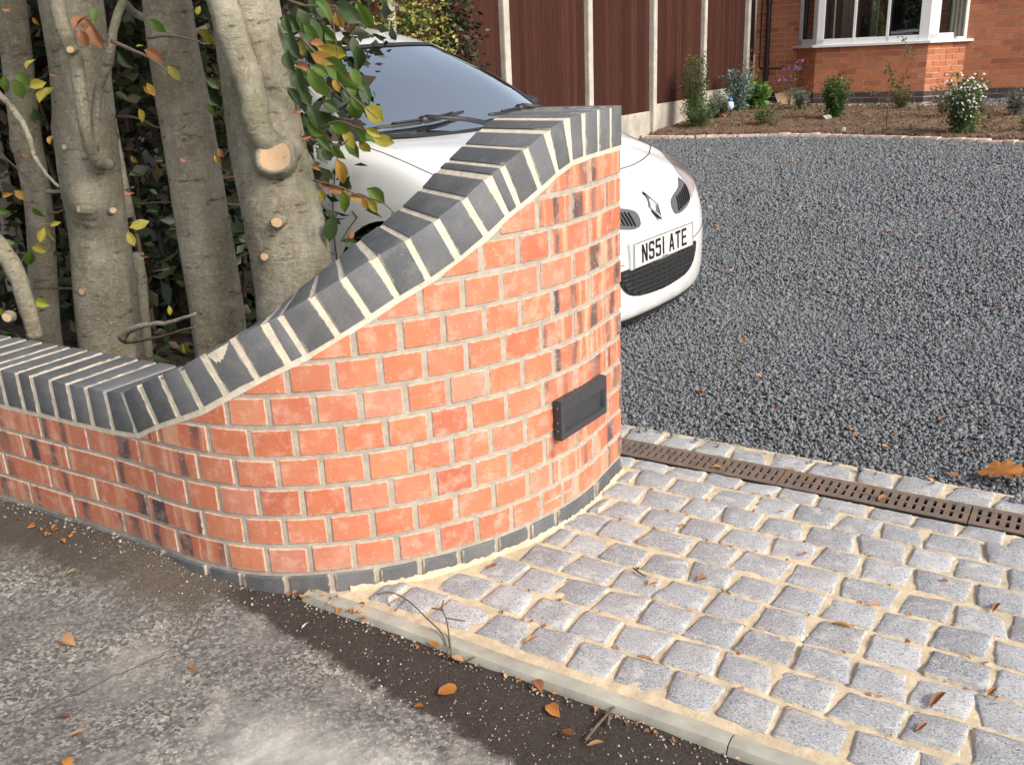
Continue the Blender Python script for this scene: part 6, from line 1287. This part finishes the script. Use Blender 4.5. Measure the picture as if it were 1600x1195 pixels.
for i in range(16): a = -2.42+fr_.uniform(0, .24); b_ = 1.19+fr_.uniform(-.02, .02); fallen(a, b_, .016, 'orange', zr(a, b_), 'small orange leaf flake in the cluster on the asphalt by the low wall', 'leaf flakes by the low wall')
for i in range(26): a = -1.56+fr_.uniform(0, .30); b_ = 1.335-.0+fr_.uniform(-.03, .025)-.05*(a+1.4)**2; fallen(a, b_, .020, fr_.choice(['orange', 'brown', 'tan']), -.043, 'small orange leaf scrap gathered at the near corner of kerb and wall', 'leaf scraps at the wall corner')
for i in range(30): a = -1.3+fr_.uniform(0, 1.0); fallen(a, 1.300+fr_.uniform(-.008, .006), .012, fr_.choice(['orange', 'brown', 'tan']), -.048, 'tiny leaf scrap caught along the foot of the kerb', 'leaf scraps along the kerb')
AP = [(-.132, 1.631, .060, 'brown', 'long curled brown leaf standing in a joint of the setts at the lower right', 65), (-.145, 1.537, .036, 'brown', 'curled brown leaf in the next joint nearer the kerb at the lower right', 60), (-.074, 2.017, .042, 'brown', 'curled brown leaf in a sett joint near the right edge', 70), (-.048, 1.705, .036, 'brown', 'dark curled leaf in a sett joint at the right edge of the paving', 60), (-.306, 1.906, .028, 'tan', 'short brown leaf lying flat across one sett', -10), (-.348, 1.791, .040, 'tan', 'tan leaf along a joint in the middle of the paving', -33), (-.5, 2.054, .022, 'brown', 'brown leaf stuck in a sett joint in the upper middle', 60), (-.677, 1.828, .032, 'brown', 'brown leaf in a joint beside the small dark twig', 55), (-.771, 1.756, .032, 'tan', 'brown leaf in a joint left of the small dark twig', 55), (-.667, 1.483, .036, 'tan', 'tan leaf lying along the first joint behind the kerb', -33), (-.365, 1.474, .018, 'tan', 'small tan leaf scrap near the kerb joint', 0), (-.907, 1.427, .036, 'tan', 'pale tan leaf in a joint near the two thin twigs', 40), (-.399, 2.443, .040, 'brown', 'crumpled brown leaf lying on the drain grate', 60), (-.865, 2.431, .034, 'tan', 'yellow-tan leaf lying on the drain grate near the wall', -20), (-.675, 2.520, .028, 'tan', 'tan leaf in the joint beyond the drain', -20), (-.819, 2.049, .022, 'orange', 'small orange leaf on a sett near the wall end', 0), (-.188, 2.081, .020, 'brown', 'small brown leaf in a joint at upper right of the paving', 0), (-.616, 2.245, .018, 'brown', 'tiny brown leaf scrap on the setts below the drain', 0), (-1.148, 1.643, .028, 'brown', 'brown leaf scrap in the joint beside the wall foot', 40)]
CU = {k: [leaf_mesh(400+i, W=.30+.06*i, curl=-.02+.05*i, fold=1.1, m=M[mt]) for i in range(3)] for k, mt in (('tan', 'lt'), ('brown', 'lr'), ('orange', 'lor'))}
for a, b_, L, k, lab, yw in AP: fallen(a, b_, L*1.05, mesh=CU[k][int(L*1000) % 3], z= -.0435 if b_ < 2.4 or b_ > 2.5 else -.0425, label=lab, yaw=yw-25 if yw > 50 else yw, tilt=.0)
for i in range(150):
    b_ = fr_.choice(rows[:-1])+.053; a = fr_.uniform(-1.35, 1.2)
    if wall_clear(a, b_) > .03: fallen(a, b_, fr_.uniform(.007, .014), fr_.choice(['brown', 'brown', 'tan', 'orange']), -.049, 'tiny leaf crumb lodged in a joint of the setts', 'leaf crumbs in the sett joints', zs=1.5)
ml = []
out = [(0, 0), (-.06, .14), (.02, .30), (.14, .33), (.22, .50), (.34, .46), (.46, .40), (.58, .50), (.66, .38), (.70, .24), (.86, .18), (1.0, 0), (.84, -.16), (.70, -.22), (.70, -.38), (.56, -.44), (.44, -.36), (.30, -.50), (.16, -.36), (.0, -.32), (-.05, -.14)]
V = [(.42, 0, .02)]+[(x, y, .05*math.sin(x*5)+.16*abs(y)+(.05 if i % 2 else 0)) for i, (x, y) in enumerate(out)]; mle = bpy.data.meshes.new('leaf'); bm = bmesh.new(); vs = [bm.verts.new(v) for v in V]; [bm.faces.new((vs[0], vs[1+i], vs[1+(i+1) % len(out)])) for i in range(len(out))]
bmesh.ops.subdivide_edges(bm, edges=bm.edges[:], cuts=1); [setattr(v.co, 'z', v.co.z+.02*math.sin(v.co.x*19+v.co.y*13)) for v in bm.verts]; bm.to_mesh(mle); bm.free(); mle.materials.append(M['lor']); mle.polygons.foreach_set('use_smooth', [True]*len(mle.polygons))
fallen(-.146, 2.735, .115, mesh=mle, z=-.032, label='large orange-brown lobed leaf lying on the gravel at the right beside the drain', yaw=150, tilt=.12)
GRV = [(-.253, 2.717, .027), (-.304, 2.64, .03), (-1.237, 3.743, .033), (-1.161, 3.482, .041), (-1.29, 3.882, .023), (-1.15, 3.066, .034), (-1.102, 3.104, .020), (-1.357, 3.153, .024), (-1.253, 3.048, .023), (-.894, 3.296, .018), (-.816, 3.128, .026), (-.871, 3.017, .028), (-.812, 2.911, .018), (-.7, 3.025, .022), (-.685, 3.264, .018), (-.676, 3.153, .025), (-.574, 2.891, .022), (-.465, 2.813, .022), (-.459, 2.93, .018), (-.897, 2.805, .023), (-1.118, 2.709, .018), (-1.575, 3.896, .03), (-1.19, 3.307, .018), (-.533, 4.028, .03), (-.355, 3.134, .02), (-.332, 3.284, .022), (-.242, 2.908, .02), (-.224, 3.441, .02), (-.373, 4.011, .036), (-.252, 3.385, .018), (-.297, 2.958, .018), (-.212, 3.13, .018), (-.664, 2.719, .022), (-1.767, 8.358, .06), (-1.716, 8.607, .05), (-2.298, 7.194, .06), (-1.854, 6.315, .037), (-.878, 6.772, .043), (-.85, 7.754, .044), (-1.108, 6.107, .039), (-1.329, 5.057, .036), (-.772, 5.237, .03), (-.343, 4.656, .033), (-.969, 4.54, .029), (-1.372, 4.576, .027), (-1.752, 4.92, .033), (-.511, 5.762, .036), (-3.482, 9.1, .054), (-3.022, 8.736, .045), (-2.494, 8.801, .051), (-1.33, 8.764, .043), (-.771, 8.604, .048), (-.993, 4.161, .027), (-.596, 3.723, .021), (-2.197, 6.013, .04), (-1.881, 5.613, .033), (-1.586, 6.602, .038)]
for a, b_, L in GRV+[(fr_.uniform(-1.3, 1.2), fr_.uniform(2.8, 5.5), fr_.uniform(.015, .024)) for _ in range(34)]: fallen(a, b_, L*1.05, fr_.choice(['brown', 'tan', 'orange', 'brown']), zg(b_)+.004+.010*fr_.random(), 'small dry brown leaf lying on the dark grey gravel', 'dry leaves scattered on the gravel')
def twig(pts_list, label, rad=.0016):
    root = MB(); 
    for p in pts_list: root.tube(cr(np.array([tuple(AB(*q)) for q in p]), 4), rad, 6)
    o = root.obj('twig', M['twig'], None, smooth=True); tag(o, label, 'twig')
twig([[(-1.312, 1.397, -.035), (-1.286, 1.418, -.034), (-1.223, 1.406, -.032), (-1.138, 1.366, -.030), (-1.076, 1.338, -.033), (-1.03, 1.294, -.046)], [(-1.235, 1.411, -.033), (-1.231, 1.364, -.037)]], 'long thin forked twig bridging the kerb from the setts to the asphalt')
twig([[(-1.022, 1.295, -.045), (-1.093, 1.377, -.028), (-1.129, 1.408, -.026), (-1.157, 1.451, -.036)], [(-1.105, 1.387, -.028), (-1.06, 1.40, -.030)], [(-1.125, 1.408, -.027), (-1.16, 1.41, -.033)]], 'shorter branching twig leaning on the kerb beside the long one')
twig([[(-.656, 1.318, -.044), (-.662, 1.263, -.046), (-.663, 1.214, -.047)], [(-.657, 1.30, -.045), (-.645, 1.27, -.047)]], 'short brown stick on the dark asphalt just in front of the kerb', .0028)
twig([[(-.838, 1.793, -.041), (-.812, 1.774, -.037), (-.795, 1.773, -.041)]], 'small curved dark twig lying on a sett in the middle of the paving', .0022)
twig([[(-1.61, 1.094, -.048), (-1.612, 1.115, -.046), (-1.615, 1.134, -.048)]], 'tiny twig at the corner where old and new asphalt meet', .0014)
o = fallen(-1.385, 1.235, .026, mesh=leaf_mesh(31, W=.35, curl=.2, fold=.3, m=M['stake']), z=-.045, label='x', yaw=60); o.name = 'feather'; tag(o, 'small white feather lying on the dark asphalt near the kerb end', 'feather')
print('objects', len(bpy.data.objects), 'tris', sum(len(o.data.loop_triangles) if o.type == 'MESH' and not o.data.calc_loop_triangles() else 0 for o in bpy.data.objects))
